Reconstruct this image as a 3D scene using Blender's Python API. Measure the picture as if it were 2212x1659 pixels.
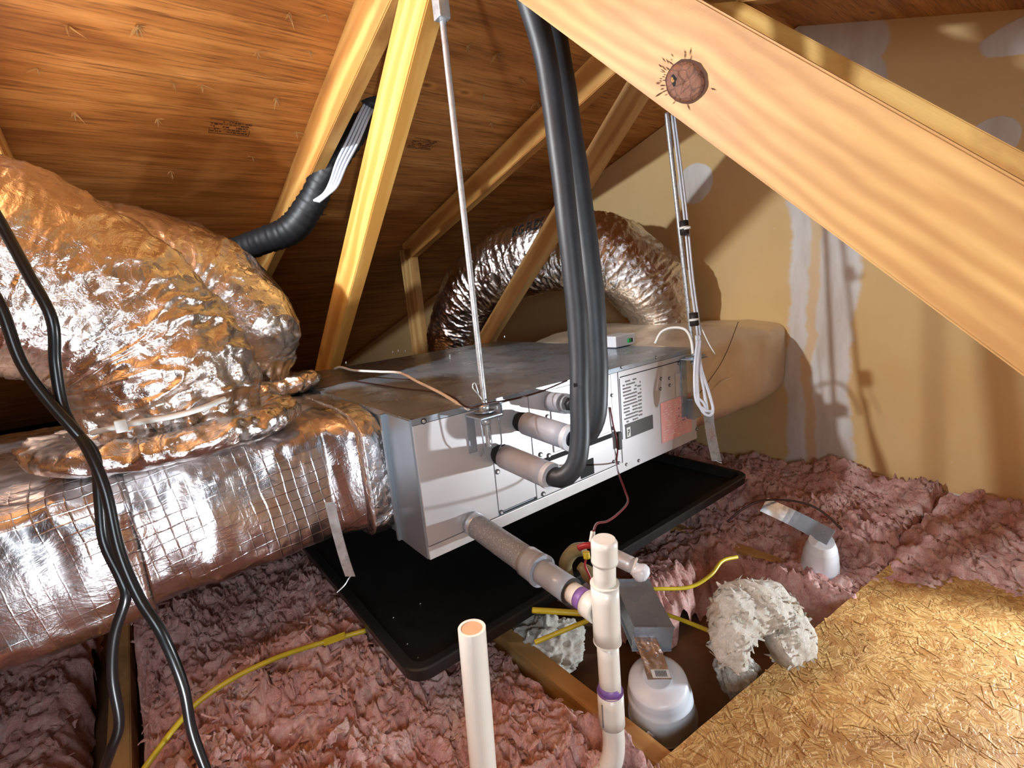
import bpy, bmesh, math, random
from mathutils import Vector as V, Matrix, noise
random.seed(7)
S = bpy.context.scene
C = bpy.context.collection
for o in list(bpy.data.objects): bpy.data.objects.remove(o)

# ------------------------------------------------------------ camera
RIGHT = V((0.78001, -0.61884, -0.09285)); DOWN = V((-0.18645, -0.08820, -0.97850)); FWD = V((0.59734, 0.78055, -0.18418))
CAM = V((-0.404, -0.865, 0.227)); F = 1055.74
cd = bpy.data.cameras.new('camera'); cam = bpy.data.objects.new('camera', cd); C.objects.link(cam)
m = Matrix((RIGHT, -DOWN, -FWD)).transposed().to_4x4(); m.translation = CAM
cam.matrix_world = m; cd.sensor_width = 36; cd.lens = F/2212*36; cd.clip_start = .02
S.camera = cam
# ------------------------------------------------------------ light and exposure
w = bpy.data.worlds.new('world'); S.world = w; w.use_nodes = True
w.node_tree.nodes['Background'].inputs[0].default_value = (.75, .8, .9, 1)
w.node_tree.nodes['Background'].inputs[1].default_value = .0
def lamp(name, loc, power, col, r, kind='POINT', aim=None, size=None, spot=None, blend=.55):
    l = bpy.data.lights.new(name, kind); l.energy = power; l.color = col
    if kind == 'AREA': l.size = r
    else: l.shadow_soft_size = r
    if spot: l.spot_size = spot; l.spot_blend = blend
    o = bpy.data.objects.new(name, l); C.objects.link(o); o.location = loc
    if aim: o.rotation_euler = (V(aim)-V(loc)).to_track_quat('-Z', 'Y').to_euler()
    return o
lamp('attic_lamp', (-1.0, .34, .80), 98, (.86, .94, 1), .03)
lamp('work_light', (1.30, -1.15, -.36), 58, (.86, .94, 1), .02, 'SPOT', (-.2, -.3, -.35), spot=math.radians(84))
lamp('floor_light', (-.57, -.68, -.50), 34, (.86, .93, 1), .018, 'SPOT', (-.25, .5, .75), spot=math.radians(72), blend=1)
lamp('fill_light', (-.75, -1.45, .25), 9.5, (.78, .90, 1), .45, 'AREA', (.3, .2, -.15))  # added soft fill from behind the camera, cools and brightens the near sides
S.view_settings.view_transform = 'Standard'; S.view_settings.look = 'None'
S.view_settings.gamma = 1; S.view_settings.use_curve_mapping = False
S.view_settings.exposure = .4

# ------------------------------------------------------------ picture measurements -> places
def ray(x, y): return RIGHT*((x-1106)/F) + DOWN*((y-829.5)/F) + FWD
def P(x, y, d): return CAM + ray(x, y)*d
def A(x, y, ax, v):
    r = ray(x, y); i = 'XYZ'.index(ax); return CAM + r*((v-CAM[i])/r[i])

# ------------------------------------------------------------ materials
def lin(c):
    return tuple(((v/255)/12.92 if v/255 <= .04045 else ((v/255+.055)/1.055)**2.4) for v in c)+(1,)
class NT:
    def __init__(s, name):
        s.m = bpy.data.materials.new(name); s.m.use_nodes = True; s.t = s.m.node_tree; s.n = s.t.nodes
        s.b = s.n['Principled BSDF']; s.tc = s.n.new('ShaderNodeTexCoord'); s.co = s.tc.outputs['Object']
    def new(s, k, **kw):
        n = s.n.new('ShaderNode'+k)
        for a, b in kw.items(): setattr(n, a, b)
        return n
    def set(s, i, v):
        if hasattr(v, 'is_output') or isinstance(v, bpy.types.NodeSocket): s.t.links.new(v, i)
        else: i.default_value = v
    def map(s, scale=(1, 1, 1), rot=(0, 0, 0), loc=(0, 0, 0), co=None):
        n = s.new('Mapping'); s.set(n.inputs[0], co or s.co)
        n.inputs['Location'].default_value = loc; n.inputs['Rotation'].default_value = rot; n.inputs['Scale'].default_value = scale
        return n.outputs[0]
    def noise(s, scale, detail=4, rough=.55, co=None, dist=0):
        n = s.new('TexNoise'); s.set(n.inputs['Vector'], co or s.co)
        n.inputs['Scale'].default_value = scale; n.inputs['Detail'].default_value = detail
        n.inputs['Roughness'].default_value = rough; n.inputs['Distortion'].default_value = dist
        return n.outputs['Fac']
    def vor(s, scale, co=None, feat='F1', out='Distance', rnd=1):
        n = s.new('TexVoronoi', feature=feat); s.set(n.inputs['Vector'], co or s.co)
        n.inputs['Scale'].default_value = scale; n.inputs['Randomness'].default_value = rnd
        return n.outputs[out]
    def ramp(s, f, stops, interp='LINEAR'):
        n = s.new('ValToRGB'); s.set(n.inputs[0], f); e = n.color_ramp.elements; n.color_ramp.interpolation = interp
        while len(e) < len(stops): e.new(.5)
        for q, (p, c) in zip(e, stops):
            q.position = p; q.color = c if isinstance(c, tuple) else (c, c, c, 1)
        return n.outputs[0]
    def math(s, op, a, b=0, c=0):
        n = s.new('Math', operation=op)
        for i, v in zip(n.inputs, (a, b, c)): s.set(i, v)
        return n.outputs[0]
    def mix(s, f, a, b, mode='MIX'):
        n = s.new('Mix', data_type='RGBA', blend_type=mode)
        s.set(n.inputs[0], f); s.set(n.inputs[6], a); s.set(n.inputs[7], b); return n.outputs[2]
    def xyz(s, co=None):
        n = s.new('SeparateXYZ'); s.set(n.inputs[0], co or s.co); return n.outputs
    def bump(s, h, st=.5, d=.01, prev=None):
        n = s.new('Bump'); s.set(n.inputs['Height'], h); n.inputs['Strength'].default_value = st; n.inputs['Distance'].default_value = d
        if prev: s.set(n.inputs['Normal'], prev)
        s.t.links.new(n.outputs[0], s.b.inputs['Normal']); return n.outputs[0]
    def fin(s, col=None, rough=None, metal=None, **kw):
        if col is not None: s.set(s.b.inputs['Base Color'], col)
        if rough is not None: s.set(s.b.inputs['Roughness'], rough)
        if metal is not None: s.set(s.b.inputs['Metallic'], metal)
        for k, v in kw.items(): s.set(s.b.inputs[k.replace('_', ' ')], v)
        return s.m
def plain(name, rgb, rough=.5, metal=0, mott=.12, bs=0, bd=.002, scale=30, **kw):
    t = NT(name); c = lin(rgb); d = tuple(v*(1-mott*2) for v in c[:3])+(1,)
    col = t.ramp(t.noise(scale), [(.3, d), (.65, c)])
    if bs: t.bump(t.noise(scale*3), bs, bd)
    return t.fin(col, rough, metal, **kw)
M = {}
def wood(name, hi, lo, dark, seed=0.0):
    t = NT(name)
    co = t.map((1.3, 9, 9), loc=(seed, seed*.7, 0)); wob = t.noise(1.3, 3, .5, co)
    x = t.xyz(t.map((1, 1, 1), loc=(seed, .013*seed, .02)))
    ring = t.math('ADD', t.math('MULTIPLY', x[2], 95), t.math('MULTIPLY', wob, 11))
    ring = t.math('ADD', ring, t.math('MULTIPLY', x[1], 60))
    ring = t.math('SINE', ring)
    fib = t.noise(6, 5, .6, t.map((3, 90, 90), loc=(seed, 0, 0)))
    col = t.ramp(t.math('ADD', t.math('MULTIPLY', ring, .25), .5), [(.25, lin(hi)), (.62, lin(lo))])
    col = t.mix(t.math('MULTIPLY', fib, .55), col, lin(lo))
    blot = t.ramp(t.noise(2.2, 4, .6, t.map((1.5, 3, 3), loc=(seed*3, 0, 0))), [(.56, 0.0), (.75, .8)])
    col = t.mix(blot, col, lin(dark))
    t.bump(fib, .35, .0015)
    return t.fin(col, .62, 0)
M['lumber'] = wood('golden_pine_lumber', (238, 196, 112), (206, 150, 70), (172, 112, 48), 1.3)
M['lumber2'] = wood('grained_pine_lumber', (226, 180, 104), (186, 128, 62), (150, 98, 46), 4.1)
M['lumber3'] = wood('dull_pine_lumber', (214, 178, 118), (182, 138, 82), (140, 98, 56), 7.7)
# big knotty web: pale broad grain
t = NT('pale_pine_with_soft_grain')
x = t.xyz(); wob = t.noise(1.4, 3, .5, t.map((2.0, 12, 12)))
kx, kz = .0, .0
dk = t.math('SQRT', t.math('ADD', t.math('POWER', x[0], 2), t.math('POWER', x[2], 2)))
warp = t.math('DIVIDE', .05, t.math('ADD', dk, .035))
s_ = t.math('ADD', t.math('MULTIPLY', x[2], 330), t.math('MULTIPLY', wob, 12))
s_ = t.math('ADD', s_, t.math('MULTIPLY', warp, 5))
col = t.ramp(t.math('ADD', t.math('MULTIPLY', t.math('SINE', s_), .26), .5), [(.1, lin((200, 160, 98))), (.9, lin((166, 120, 64)))])
col = t.mix(t.ramp(t.noise(5, 4, .6, t.map((1, 5, 5))), [(.42, 0.0), (.72, .6)]), col, lin((150, 102, 54)))
t.bump(t.noise(8, 5, .6, t.map((3, 90, 90))), .15, .0008)
M['knotty'] = t.fin(col, .55, 0)
t = NT('knot_wood'); r = t.vor(90, feat='DISTANCE_TO_EDGE')
col = t.mix(t.noise(70, 6, .7), lin((62, 32, 18)), lin((146, 98, 72)))
col = t.mix(t.ramp(r, [(.0, .7), (.08, 0.0)]), col, lin((50, 24, 14)))
t.bump(t.noise(120, 4), .8, .003); M['knot'] = t.fin(col, .7, 0)
# plywood roof deck, grain along the ridge (x)
t = NT('roof_plywood')
n1 = t.noise(3.2, 6, .62, t.map((.55, 5.5, 5.5)), .4); n2 = t.noise(9, 5, .6, t.map((.8, 16, 16)))
col = t.ramp(n1, [(.3, lin((210, 150, 84))), (.5, lin((186, 124, 60))), (.72, lin((140, 84, 38)))])
col = t.mix(t.ramp(n2, [(.50, 0.0), (.66, .75)]), col, lin((116, 68, 30)))
kn = t.vor(3.4, t.map((1, 1.9, 1.9)), rnd=1)
col = t.mix(t.ramp(kn, [(.035, .85), (.075, 0.0)]), col, lin((84, 42, 18)))
hal = t.ramp(kn, [(.07, .0), (.10, .35), (.17, 0.0)])
col = t.mix(hal, col, lin((236, 172, 92)))
t.bump(n2, .35, .002); M['plywood'] = t.fin(col, .6, 0)
# drywall with joint compound (object coords are world coords: y along wall, z up)
t = NT('taped_drywall'); x = t.xyz(); Y, Z = x[1], x[2]
wn = t.math('MULTIPLY', t.math('SUBTRACT', t.noise(6.5, 5, .6), .5), .16)
wy = t.math('ADD', Y, t.math('MULTIPLY', t.math('SUBTRACT', t.noise(5, 4, .6, t.map((1, .2, 1))), .5), .12))
def band(v, c, hw, e=.008): return t.ramp(t.math('MULTIPLY', t.math('SUBTRACT', hw+e, t.math('ABSOLUTE', t.math('SUBTRACT', v, c))), 1/(2*e)), [(0, 0.0), (1, 1.0)])
def blob(cy, cz, ry, rz):
    a = t.math('POWER', t.math('DIVIDE', t.math('SUBTRACT', Y, cy), ry), 2); b = t.math('POWER', t.math('DIVIDE', t.math('SUBTRACT', Z, cz), rz), 2)
    d = t.math('ADD', t.math('SQRT', t.math('ADD', a, b)), t.math('MULTIPLY', wn, 2.6)); return t.ramp(d, [(.93, 1.0), (1.0, 0.0)])
msk = t.math('SUBTRACT', band(wy, -.105, .115), t.math('MULTIPLY', band(wy, -.075, .018, .006), .75))
for c in ((-.13, .93, .17, .13), (-.2, .79, .10, .12), (-.66, .79, .15, .055), (-.555, .535, .06, .06), (.40, .62, .09, .085), (-.62, -.66, .6, .09)):
    msk = t.math('MAXIMUM', msk, blob(*c))
paper = t.ramp(t.noise(2.5, 4), [(.3, lin((228, 196, 140))), (.7, lin((220, 184, 126)))])
comp = t.ramp(t.noise(14, 4, .6, t.map((1, 1, .25))), [(.3, lin((232, 230, 226))), (.7, lin((206, 196, 186)))])
dots = t.ramp(t.vor(7, feat='F1'), [(.03, .8), (.05, 0.0)])
t.bump(msk, .3, .003)
M['drywall'] = t.fin(t.mix(t.math('MULTIPLY', dots, .25), t.mix(msk, paper, comp), lin((236, 230, 220))), .8, 0)
M['underlay'] = plain('dark_ceiling_board', (120, 84, 56), .9, mott=.25, bs=.3, scale=8)
# OSB
t = NT('strand_board'); col = None
for k in range(3):
    cell = t.new('TexVoronoi', feature='F1'); dst = t.new('VectorMath', operation='ADD')
    nz = t.new('TexNoise'); t.set(nz.inputs['Vector'], t.co); nz.inputs['Scale'].default_value = 60
    t.set(dst.inputs[0], t.map((30, 46, 1), rot=(0, 0, .5+k*1.1), loc=(k*5.3, k*2.1, 0)))
    sv = t.new('VectorMath', operation='SCALE'); t.set(sv.inputs[0], nz.outputs['Color']); sv.inputs['Scale'].default_value = .7
    t.set(dst.inputs[1], sv.outputs[0]); t.set(cell.inputs['Vector'], dst.outputs[0]); cell.inputs['Scale'].default_value = 1
    sep = t.new('SeparateColor'); t.set(sep.inputs[0], cell.outputs['Color'])
    rot = t.new('VectorRotate', rotation_type='Z_AXIS'); t.set(rot.inputs['Vector'], t.co); t.set(rot.inputs['Angle'], t.math('MULTIPLY', sep.outputs[0], 6.28))
    fib = t.noise(1, 5, .6, t.map((40, 420, 1), co=rot.outputs[0], loc=(k, 0, 0)))
    c = t.ramp(fib, [(.32, lin((120, 74, 32))), (.44, lin((188, 140, 76))), (.56, lin((216, 176, 108))), (.7, lin((238, 210, 156)))])
    c = t.mix(t.ramp(sep.outputs[1], [(.35, 0.0), (.95, .8)]), c, lin((170, 116, 58)))
    h = t.math('ADD', fib, sep.outputs[2])
    if col is None: col, hs = c, h
    else:
        g = t.ramp(t.noise(26, 3, .5, t.map((1, 1, 1), loc=(k*4, 0, 0))), [(.50, 0.0), (.52, 1.0)]); col = t.mix(g, col, c); hs = t.math('ADD', hs, t.math('MULTIPLY', h, g))
col = t.mix(t.ramp(t.noise(2.4, 4), [(.5, 0.0), (.85, .35)]), col, lin((160, 112, 58)))
t.bump(hs, .55, .0022); M['osb'] = t.fin(col, .55, 0)
# foils
def foil(name, tint, rough, cr=26, st=.6, grid=False, metal=1.0, stretch=(1, 1, 1), co=None):
    t = NT(name); mp = t.map(stretch)
    a = t.noise(cr, 6, .62, mp, .6); v = t.vor(cr*.9, mp, 'DISTANCE_TO_EDGE')
    b = t.bump(a, st, .010); b = t.bump(t.ramp(v, [(0, 0.0), (.25, 1.0)]), st*.5, .003, b)
    col = lin(tint)
    if grid:
        x = t.xyz(t.map((1, 1, 1), rot=(.0, .12, 0)))
        wv = t.math('MULTIPLY', t.math('SUBTRACT', t.noise(9, 3), .5), .012)
        g1 = t.math('ABSOLUTE', t.math('SUBTRACT', t.math('FRACT', t.math('MULTIPLY', t.math('ADD', x[0], wv), 44)), .5))
        g2 = t.math('ABSOLUTE', t.math('SUBTRACT', t.math('FRACT', t.math('MULTIPLY', t.math('ADD', t.math('ADD', x[2], t.math('MULTIPLY', x[1], .8)), wv), 44)), .5))
        g = t.math('MULTIPLY', t.ramp(t.math('MINIMUM', g1, g2), [(0, 1.0), (.07, 0.0)]), t.ramp(t.noise(6, 3), [(.42, .1), (.6, 1.0)]))
        t.bump(g, .6, .0015, b); col = t.mix(t.math('MULTIPLY', g, .3), lin(tint), lin((245, 245, 250)))
    return t.fin(col, t.ramp(t.noise(7), [(.3, rough*.7), (.7, rough*1.4)]), metal)
M['foil'] = foil('crinkled_silver_film', (214, 208, 204), .2, 34, .5, stretch=(1, 1, 1))
M['foil_scrim'] = foil('scrim_reinforced_foil', (200, 196, 198), .27, 13, .35, True)
M['foil_tan'] = foil('dull_foil_wrap', (224, 208, 184), .45, 16, .3, metal=.7)
M['foil_tape'] = foil('foil_tape', (225, 225, 228), .25, 40, .5)
def metal(name, rgb, rough, sc=20, st=.12, mt=1.0):
    t = NT(name); n = t.noise(sc, 4); v = t.new('TexVoronoi'); t.set(v.inputs['Vector'], t.co); v.inputs['Scale'].default_value = sc*2.2
    sp = t.new('SeparateColor'); t.set(sp.inputs[0], v.outputs['Color'])
    c = lin(rgb); d = tuple(q*.86 for q in c[:3])+(1,)
    t.bump(n, st, .004)
    return t.fin(t.mix(sp.outputs[0], c, d), t.ramp(n, [(.3, rough*.7), (.7, rough*1.3)]), mt)
M['galv'] = metal('galvanized_sheet', (158, 168, 178), .3, 9, .25, .6)
M['zinc'] = metal('zinc_plated_steel', (205, 210, 214), .3, 60, .1, .6)
M['cable_silver'] = plain('silver_grey_jacket', (205, 210, 220), .3, 0, .06)
M['knotdark'] = plain('dark_bark_ring', (70, 38, 20), .8)
M['panel'] = plain('satin_light_grey_panel', (196, 194, 196), .38, .35, .05, scale=5)
M['panel_side'] = plain('blue_grey_sheet', (150, 162, 172), .4, .6, .06, scale=6)
M['rail'] = plain('pale_grey_rail', (205, 203, 202), .35, .3, .05)
M['black'] = plain('black_rubber', (22, 24, 27), .5, 0, .1, bs=.1, bd=.001)
M['foamtube'] = plain('black_elastomeric_foam', (44, 49, 55), .48, 0, .15, bs=.2, bd=.001, scale=24)
M['cord'] = plain('black_cord_jacket', (14, 15, 17), .28, 0, .1)
M['pan'] = plain('black_plastic_pan', (26, 29, 30), .42, 0, .2, bs=.1)
M['dark'] = plain('dark_opening', (10, 9, 9), .8)
M['sleeve'] = plain('grey_foam_sleeve', (168, 174, 186), .45, 0, .04)
M['sleeve_rim'] = plain('light_grey_sleeve_rim', (196, 200, 206), .45, 0, .04)
t = NT('speckled_grey_foam'); col = t.mix(t.ramp(t.vor(210), [(.12, 1.0), (.3, 0.0)]), lin((128, 132, 138)), lin((182, 186, 190)))
t.bump(t.vor(260), .5, .002); M['speckle'] = t.fin(col, .55, 0)
M['greypvc'] = plain('grey_pvc', (150, 156, 164), .3, 0, .05)
M['pvc'] = plain('white_pvc', (226, 222, 212), .3, 0, .03, scale=12)
M['pvc_in'] = plain('beige_pipe_inside', (214, 170, 130), .6, 0, .08)
M['purple'] = plain('purple_primer', (140, 104, 176), .4, 0, .2)
M['white'] = plain('white_enamel', (226, 232, 240), .3, 0, .03, scale=6)
M['offwhite'] = plain('white_plastic', (226, 226, 220), .4, 0, .05)
M['tie'] = plain('translucent_nylon', (206, 208, 204), .35, 0, .08)
M['yellow'] = plain('yellow_cable_jacket', (206, 186, 44), .4, 0, .12)
M['red'] = plain('red_wire', (168, 34, 44), .4, 0, .1)
M['redbrown'] = plain('dark_red_wire', (110, 30, 34), .4)
M['brownwire'] = plain('dark_brown_wire', (58, 26, 18), .4)
M['cream'] = plain('cream_cable', (222, 216, 208), .45, 0, .06)
M['olive'] = plain('tan_sheathed_cable', (128, 118, 82), .5, 0, .15)
M['green'] = plain('green_terminal', (30, 176, 92), .35)
M['ink'] = plain('black_ink', (40, 34, 32), .6)
M['stampink'] = plain('faded_stamp_ink', (92, 56, 28), .8)
M['greyink'] = plain('grey_print', (120, 112, 112), .6)
M['pinkpaper'] = plain('pink_label', (236, 168, 160), .5, 0, .08, scale=25)
M['pinkedge'] = plain('pale_pink_print', (244, 206, 196), .5)
M['labelblack'] = plain('dark_label', (52, 46, 44), .45)
M['labelwhite'] = plain('white_label', (222, 220, 214), .5)
M['nailtip'] = plain('bright_nail', (214, 190, 150), .35, .6)
M['splinter'] = plain('torn_wood_splinter', (206, 158, 96), .8)
def wool(name, hi, mid, lo, sc=28):
    t = NT(name); n = t.noise(sc, 7, .7, None, 1.2); f = t.noise(sc*2.2, 6, .7, t.map((1, 3.2, 2)), 2.5); g = t.noise(sc*2.2, 6, .7, t.map((3.2, 1, 2)), 2.5)
    col = t.ramp(t.math('ADD', t.math('MULTIPLY', n, .6), t.math('MULTIPLY', f, .4)), [(.36, lin(lo)), (.5, lin(mid)), (.62, lin(hi))])
    t.bump(t.math('ADD', f, g), .8, .007, t.bump(n, .6, .009))
    return t.fin(col, .95, 0)
M['pink'] = wool('pink_fibreglass_wool', (252, 226, 218), (240, 188, 180), (198, 132, 126), 15)
M['pale'] = wool('white_fibreglass_wool', (248, 245, 238), (232, 226, 214), (206, 194, 174), 18)

# ------------------------------------------------------------ mesh helpers
def link(name, verts, faces, m, parent=None, smooth=False, mats=None, fm=None):
    me = bpy.data.meshes.new(name); me.from_pydata([tuple(v) for v in verts], [], faces)
    me.materials.append(M[m])
    for q in (mats or []): me.materials.append(M[q])
    if fm:
        for i, k in fm.items(): me.polygons[i].material_index = k
    if smooth:
        for p in me.polygons: p.use_smooth = True
    me.update(); o = bpy.data.objects.new(name, me); C.objects.link(o)
    if parent: o.parent = parent
    return o
def fromb(name, bm, m, parent=None, smooth=False):
    me = bpy.data.meshes.new(name); bmesh.ops.recalc_face_normals(bm, faces=bm.faces); bm.to_mesh(me); bm.free(); me.materials.append(M[m])
    if smooth:
        for p in me.polygons: p.use_smooth = True
    o = bpy.data.objects.new(name, me); C.objects.link(o)
    if parent: o.parent = parent
    return o
def tag(o, label, cat, group=None, kind=None):
    o['label'] = label; o['category'] = cat
    if group: o['group'] = group
    if kind: o['kind'] = kind
    return o
def thing(name, label, cat, loc=(0, 0, 0), group=None):
    o = bpy.data.objects.new(name, None); C.objects.link(o); o.location = loc; o.empty_display_size = .05
    return tag(o, label, cat, group)
def adopt(root, *kids):
    # children's meshes are in world coordinates; keep them in place under the root
    for k in kids: k.parent = root; k.matrix_parent_inverse = Matrix.Translation(root.location).inverted()
def box(name, lo, hi, m, bev=.0, parent=None, seg=2):
    bm = bmesh.new(); bmesh.ops.create_cube(bm, size=1)
    for v in bm.verts: v.co = V([lo[i]+(v.co[i]+.5)*(hi[i]-lo[i]) for i in range(3)])
    if bev: bmesh.ops.bevel(bm, geom=list(bm.edges), offset=bev, segments=seg, affect='EDGES', profile=.6)
    o = fromb(name, bm, m)
    if parent: adopt(parent, o)
    return o
def spline(pts, n):
    pts = [V(p) for p in pts]
    if len(pts) == 2: return [pts[0].lerp(pts[1], i/n) for i in range(n+1)]
    q = [pts[0]*2-pts[1]]+pts+[pts[-1]*2-pts[-2]]
    L = [(q[i+1]-q[i]).length for i in range(1, len(q)-2)]; tot = sum(L); out = []
    for i in range(n+1):
        s = tot*i/n; k = 0
        while k < len(L)-1 and s > L[k]: s -= L[k]; k += 1
        u = min(1, s/L[k]); a, b, c, d = q[k:k+4]
        out.append(.5*((2*b)+(c-a)*u+(2*a-5*b+4*c-d)*u*u+(3*b-a-3*c+d)*u**3))
    return out
def interp(rs, u):
    if not isinstance(rs, (list, tuple)): return rs
    x = u*(len(rs)-1); k = min(int(x), len(rs)-2); f = x-k; f = f*f*(3-2*f); return rs[k]*(1-f)+rs[k+1]*f
def frames(c):
    T = [(c[min(i+1, len(c)-1)]-c[max(i-1, 0)]).normalized() for i in range(len(c))]
    n = T[0].orthogonal().normalized(); N = []
    for t in T:
        n = (n-t*n.dot(t)).normalized(); N.append(n)
    return T, N
def sweep(pts, rad, n=24, seg=12, caps=True, disp=None, flat=1.0):
    c = spline(pts, n); T, N = frames(c); vs = []; fs = []
    for i, (p, t, nn) in enumerate(zip(c, T, N)):
        b = t.cross(nn); r = interp(rad, i/n)
        for j in range(seg):
            a = 2*math.pi*j/seg; d = nn*math.cos(a)+b*math.sin(a)*flat
            rr = r+(disp(i/n, a, p+d*r) if disp else 0)
            vs.append(p+d*rr)
    for i in range(n):
        for j in range(seg):
            k = (j+1) % seg; fs.append((i*seg+j, i*seg+k, (i+1)*seg+k, (i+1)*seg+j))
    if caps:
        fs.append(tuple(range(seg))[::-1]); fs.append(tuple(n*seg+j for j in range(seg)))
    return vs, fs
def tube(name, pts, rad, m, parent=None, n=24, seg=12, **kw):
    vs, fs = sweep(pts, rad, n, seg, **kw); o = link(name, vs, fs, m, smooth=True)
    for p in o.data.polygons[-2:]:
        if len(p.vertices) > 4: p.use_smooth = False
    if parent: adopt(parent, o)
    return o
def ring(name, p, axis, r0, r1, h, m, parent=None, seg=28):   # washer / hollow pipe piece
    a = V(axis).normalized(); n = a.orthogonal().normalized(); b = a.cross(n); vs = []; fs = []
    for r, z in ((r1, 0), (r1, h), (r0, h), (r0, 0)):
        for j in range(seg):
            t = 2*math.pi*j/seg; vs.append(V(p)+a*z+(n*math.cos(t)+b*math.sin(t))*r)
    for q in range(4):
        for j in range(seg):
            k = (j+1) % seg; qq = (q+1) % 4; fs.append((q*seg+j, q*seg+k, qq*seg+k, qq*seg+j))
    o = link(name, vs, fs, m, smooth=False)
    if parent: adopt(parent, o)
    return o
def disc(name, p, axis, r, h, m, parent=None, seg=20, bev=.2):
    a = V(axis).normalized(); p = V(p); b = r*bev
    vs, fs = sweep([p, p+a*h*.5, p+a*h], r, 4, seg)
    n = len(vs)-seg
    for i in range(seg): vs[n+i] = vs[n+i].lerp(p+a*h, bev)
    o = link(name, vs, fs, m)
    if parent: adopt(parent, o)
    return o
def board(name, p0, p1, wid, thk, wdir, m, parent=None, x_front=True, ends=0, shift=0):
    """lumber in a local frame: x along its length, z its width, y its thickness; p0-p1 runs along one edge, wdir points to the other"""
    p0, p1 = V(p0), V(p1); ax = (p1-p0).normalized(); wd = V(wdir); wd = (wd-ax*wd.dot(ax)).normalized(); td = wd.cross(ax)
    L = (p1-p0).length; mid = (p0+p1)/2+wd*wid/2
    bm = bmesh.new(); bmesh.ops.create_cube(bm, size=1)
    for v in bm.verts: v.co = V((v.co.x*L, v.co.y*thk, v.co.z*wid))
    bmesh.ops.bevel(bm, geom=list(bm.edges), offset=.0025, segments=2, affect='EDGES')
    if shift:
        for v in bm.verts: v.co.x -= shift
    o = fromb(name, bm, m)
    mw = Matrix((ax, td, wd)).transposed().to_4x4()
    if td.x > 0: mw.translation = mid+td*thk/2
    else: mw.translation = mid-td*thk/2
    mw.translation = mw.translation+ax*shift
    if parent:
        o.parent = parent; o.matrix_parent_inverse = Matrix.Translation(parent.location).inverted()
    o.matrix_basis = mw
    return o

# ------------------------------------------------------------ the setting
WX = 1.68
def zb(y): return 1.062-.285*y          # back slope
def zf(y): return 1.070+.36*y           # near slope (y < 0)
def slab(name, quad, up, m):
    n = len(quad); vs = [V(q) for q in quad]+[V(q)+V(up) for q in quad]
    fs = [tuple(range(n))[::-1], tuple(range(n, 2*n))]+[(i, (i+1) % n, n+(i+1) % n, n+i) for i in range(n)]
    o = link(name, vs, fs, m); o['kind'] = 'structure'; return o
ceil = slab('ceiling', [(-3.2, -.03, zb(-.03)), (WX+.02, -.03, zb(-.03)), (WX+.02, 6.0, zb(6)), (-3.2, 6.0, zb(6))], (0, 0, .015), 'plywood')
slab('ceiling', [(-3.2, -.03, zf(-.03)), (WX+.02, -.03, zf(-.03)), (WX+.02, -4.2, zf(-4.2)), (-3.2, -4.2, zf(-4.2))], (0, 0, .015), 'plywood')
yr = [-4.0, -.03, 5.9]
wall = slab('wall_right', [(WX, -4.0, -.78), (WX, 5.9, -.78), (WX, 5.9, zb(5.9)), (WX, -.02, zb(-.02)-.004), (WX, -4.0, zf(-4.0))], (.012, 0, 0), 'drywall')
slab('wall_left', [(-3.1, -4.0, -.78), (-3.1, 5.9, -.78), (-3.1, 5.9, zb(5.9)), (-3.1, -.02, zb(-.02)), (-3.1, -4.0, zf(-4.0))], (-.012, 0, 0), 'plywood')
slab('floor', [(-3.2, -4.1, -.745), (WX, -4.1, -.745), (WX, 6, -.745), (-3.2, 6, -.745)], (0, 0, -.012), 'underlay')

# roofing nails and splinters poking through the plywood
nrm = V((0, -.285, -1)).normalized()
def nailpt(px, py):
    r = ray(px, py); k = (zb(CAM.y)-CAM.z)/(r.z+.285*r.y); return CAM+r*k
def nail_mesh():
    vs, fs = sweep([V((0, 0, -.002)), V((.001, 0, .016))], [.0016, .0006], 2, 6); a = len(vs)
    for k in range(4):
        t = k*1.7; d = V((math.cos(t), math.sin(t)*.5, 0)); L = .010+.006*(k % 3)
        b = len(vs); q = d.cross(V((0, 0, 1))).normalized()*.0022
        vs += [q, -q, d*L+V((0, 0, .006+.002*k)), q*.3+d*L*.5+V((0, 0, .001))]; fs += [(b, b+1, b+2), (b, b+3, b+2), (b+1, b+3, b+2)]
    me = bpy.data.meshes.new('nail'); me.from_pydata([tuple(v) for v in vs], [], fs); me.materials.append(M['nailtip']); me.materials.append(M['splinter'])
    for p in me.polygons:
        if p.index >= 14: p.material_index = 1
    return me
nm = nail_mesh()
for k, (px, py) in enumerate([(705, 32), (625, 30), (555, 112), (670, 112), (597, 212), (435, 183), (375, 180), (300, 55), (145, 55), (295, 62), (80, 148), (160, 242), (340, 258), (545, 338), (370, 370), (640, 285), (1045, 205), (1160, 220), (1125, 170), (1010, 100), (1100, 345), (1060, 265), (1265, 190), (985, 420), (1080, 350), (1005, 365), (1165, 225), (1075, 115)]):
    o = bpy.data.objects.new('nail', nm); C.objects.link(o); o.parent = ceil
    o.location = nailpt(px, py); o.rotation_euler = nrm.to_track_quat('Z', 'Y').to_euler(); o.rotation_euler.rotate_axis('Z', k*1.9)
    s = 1.1+.7*((k*37) % 10)/10; o.scale = (s, s, s)
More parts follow.
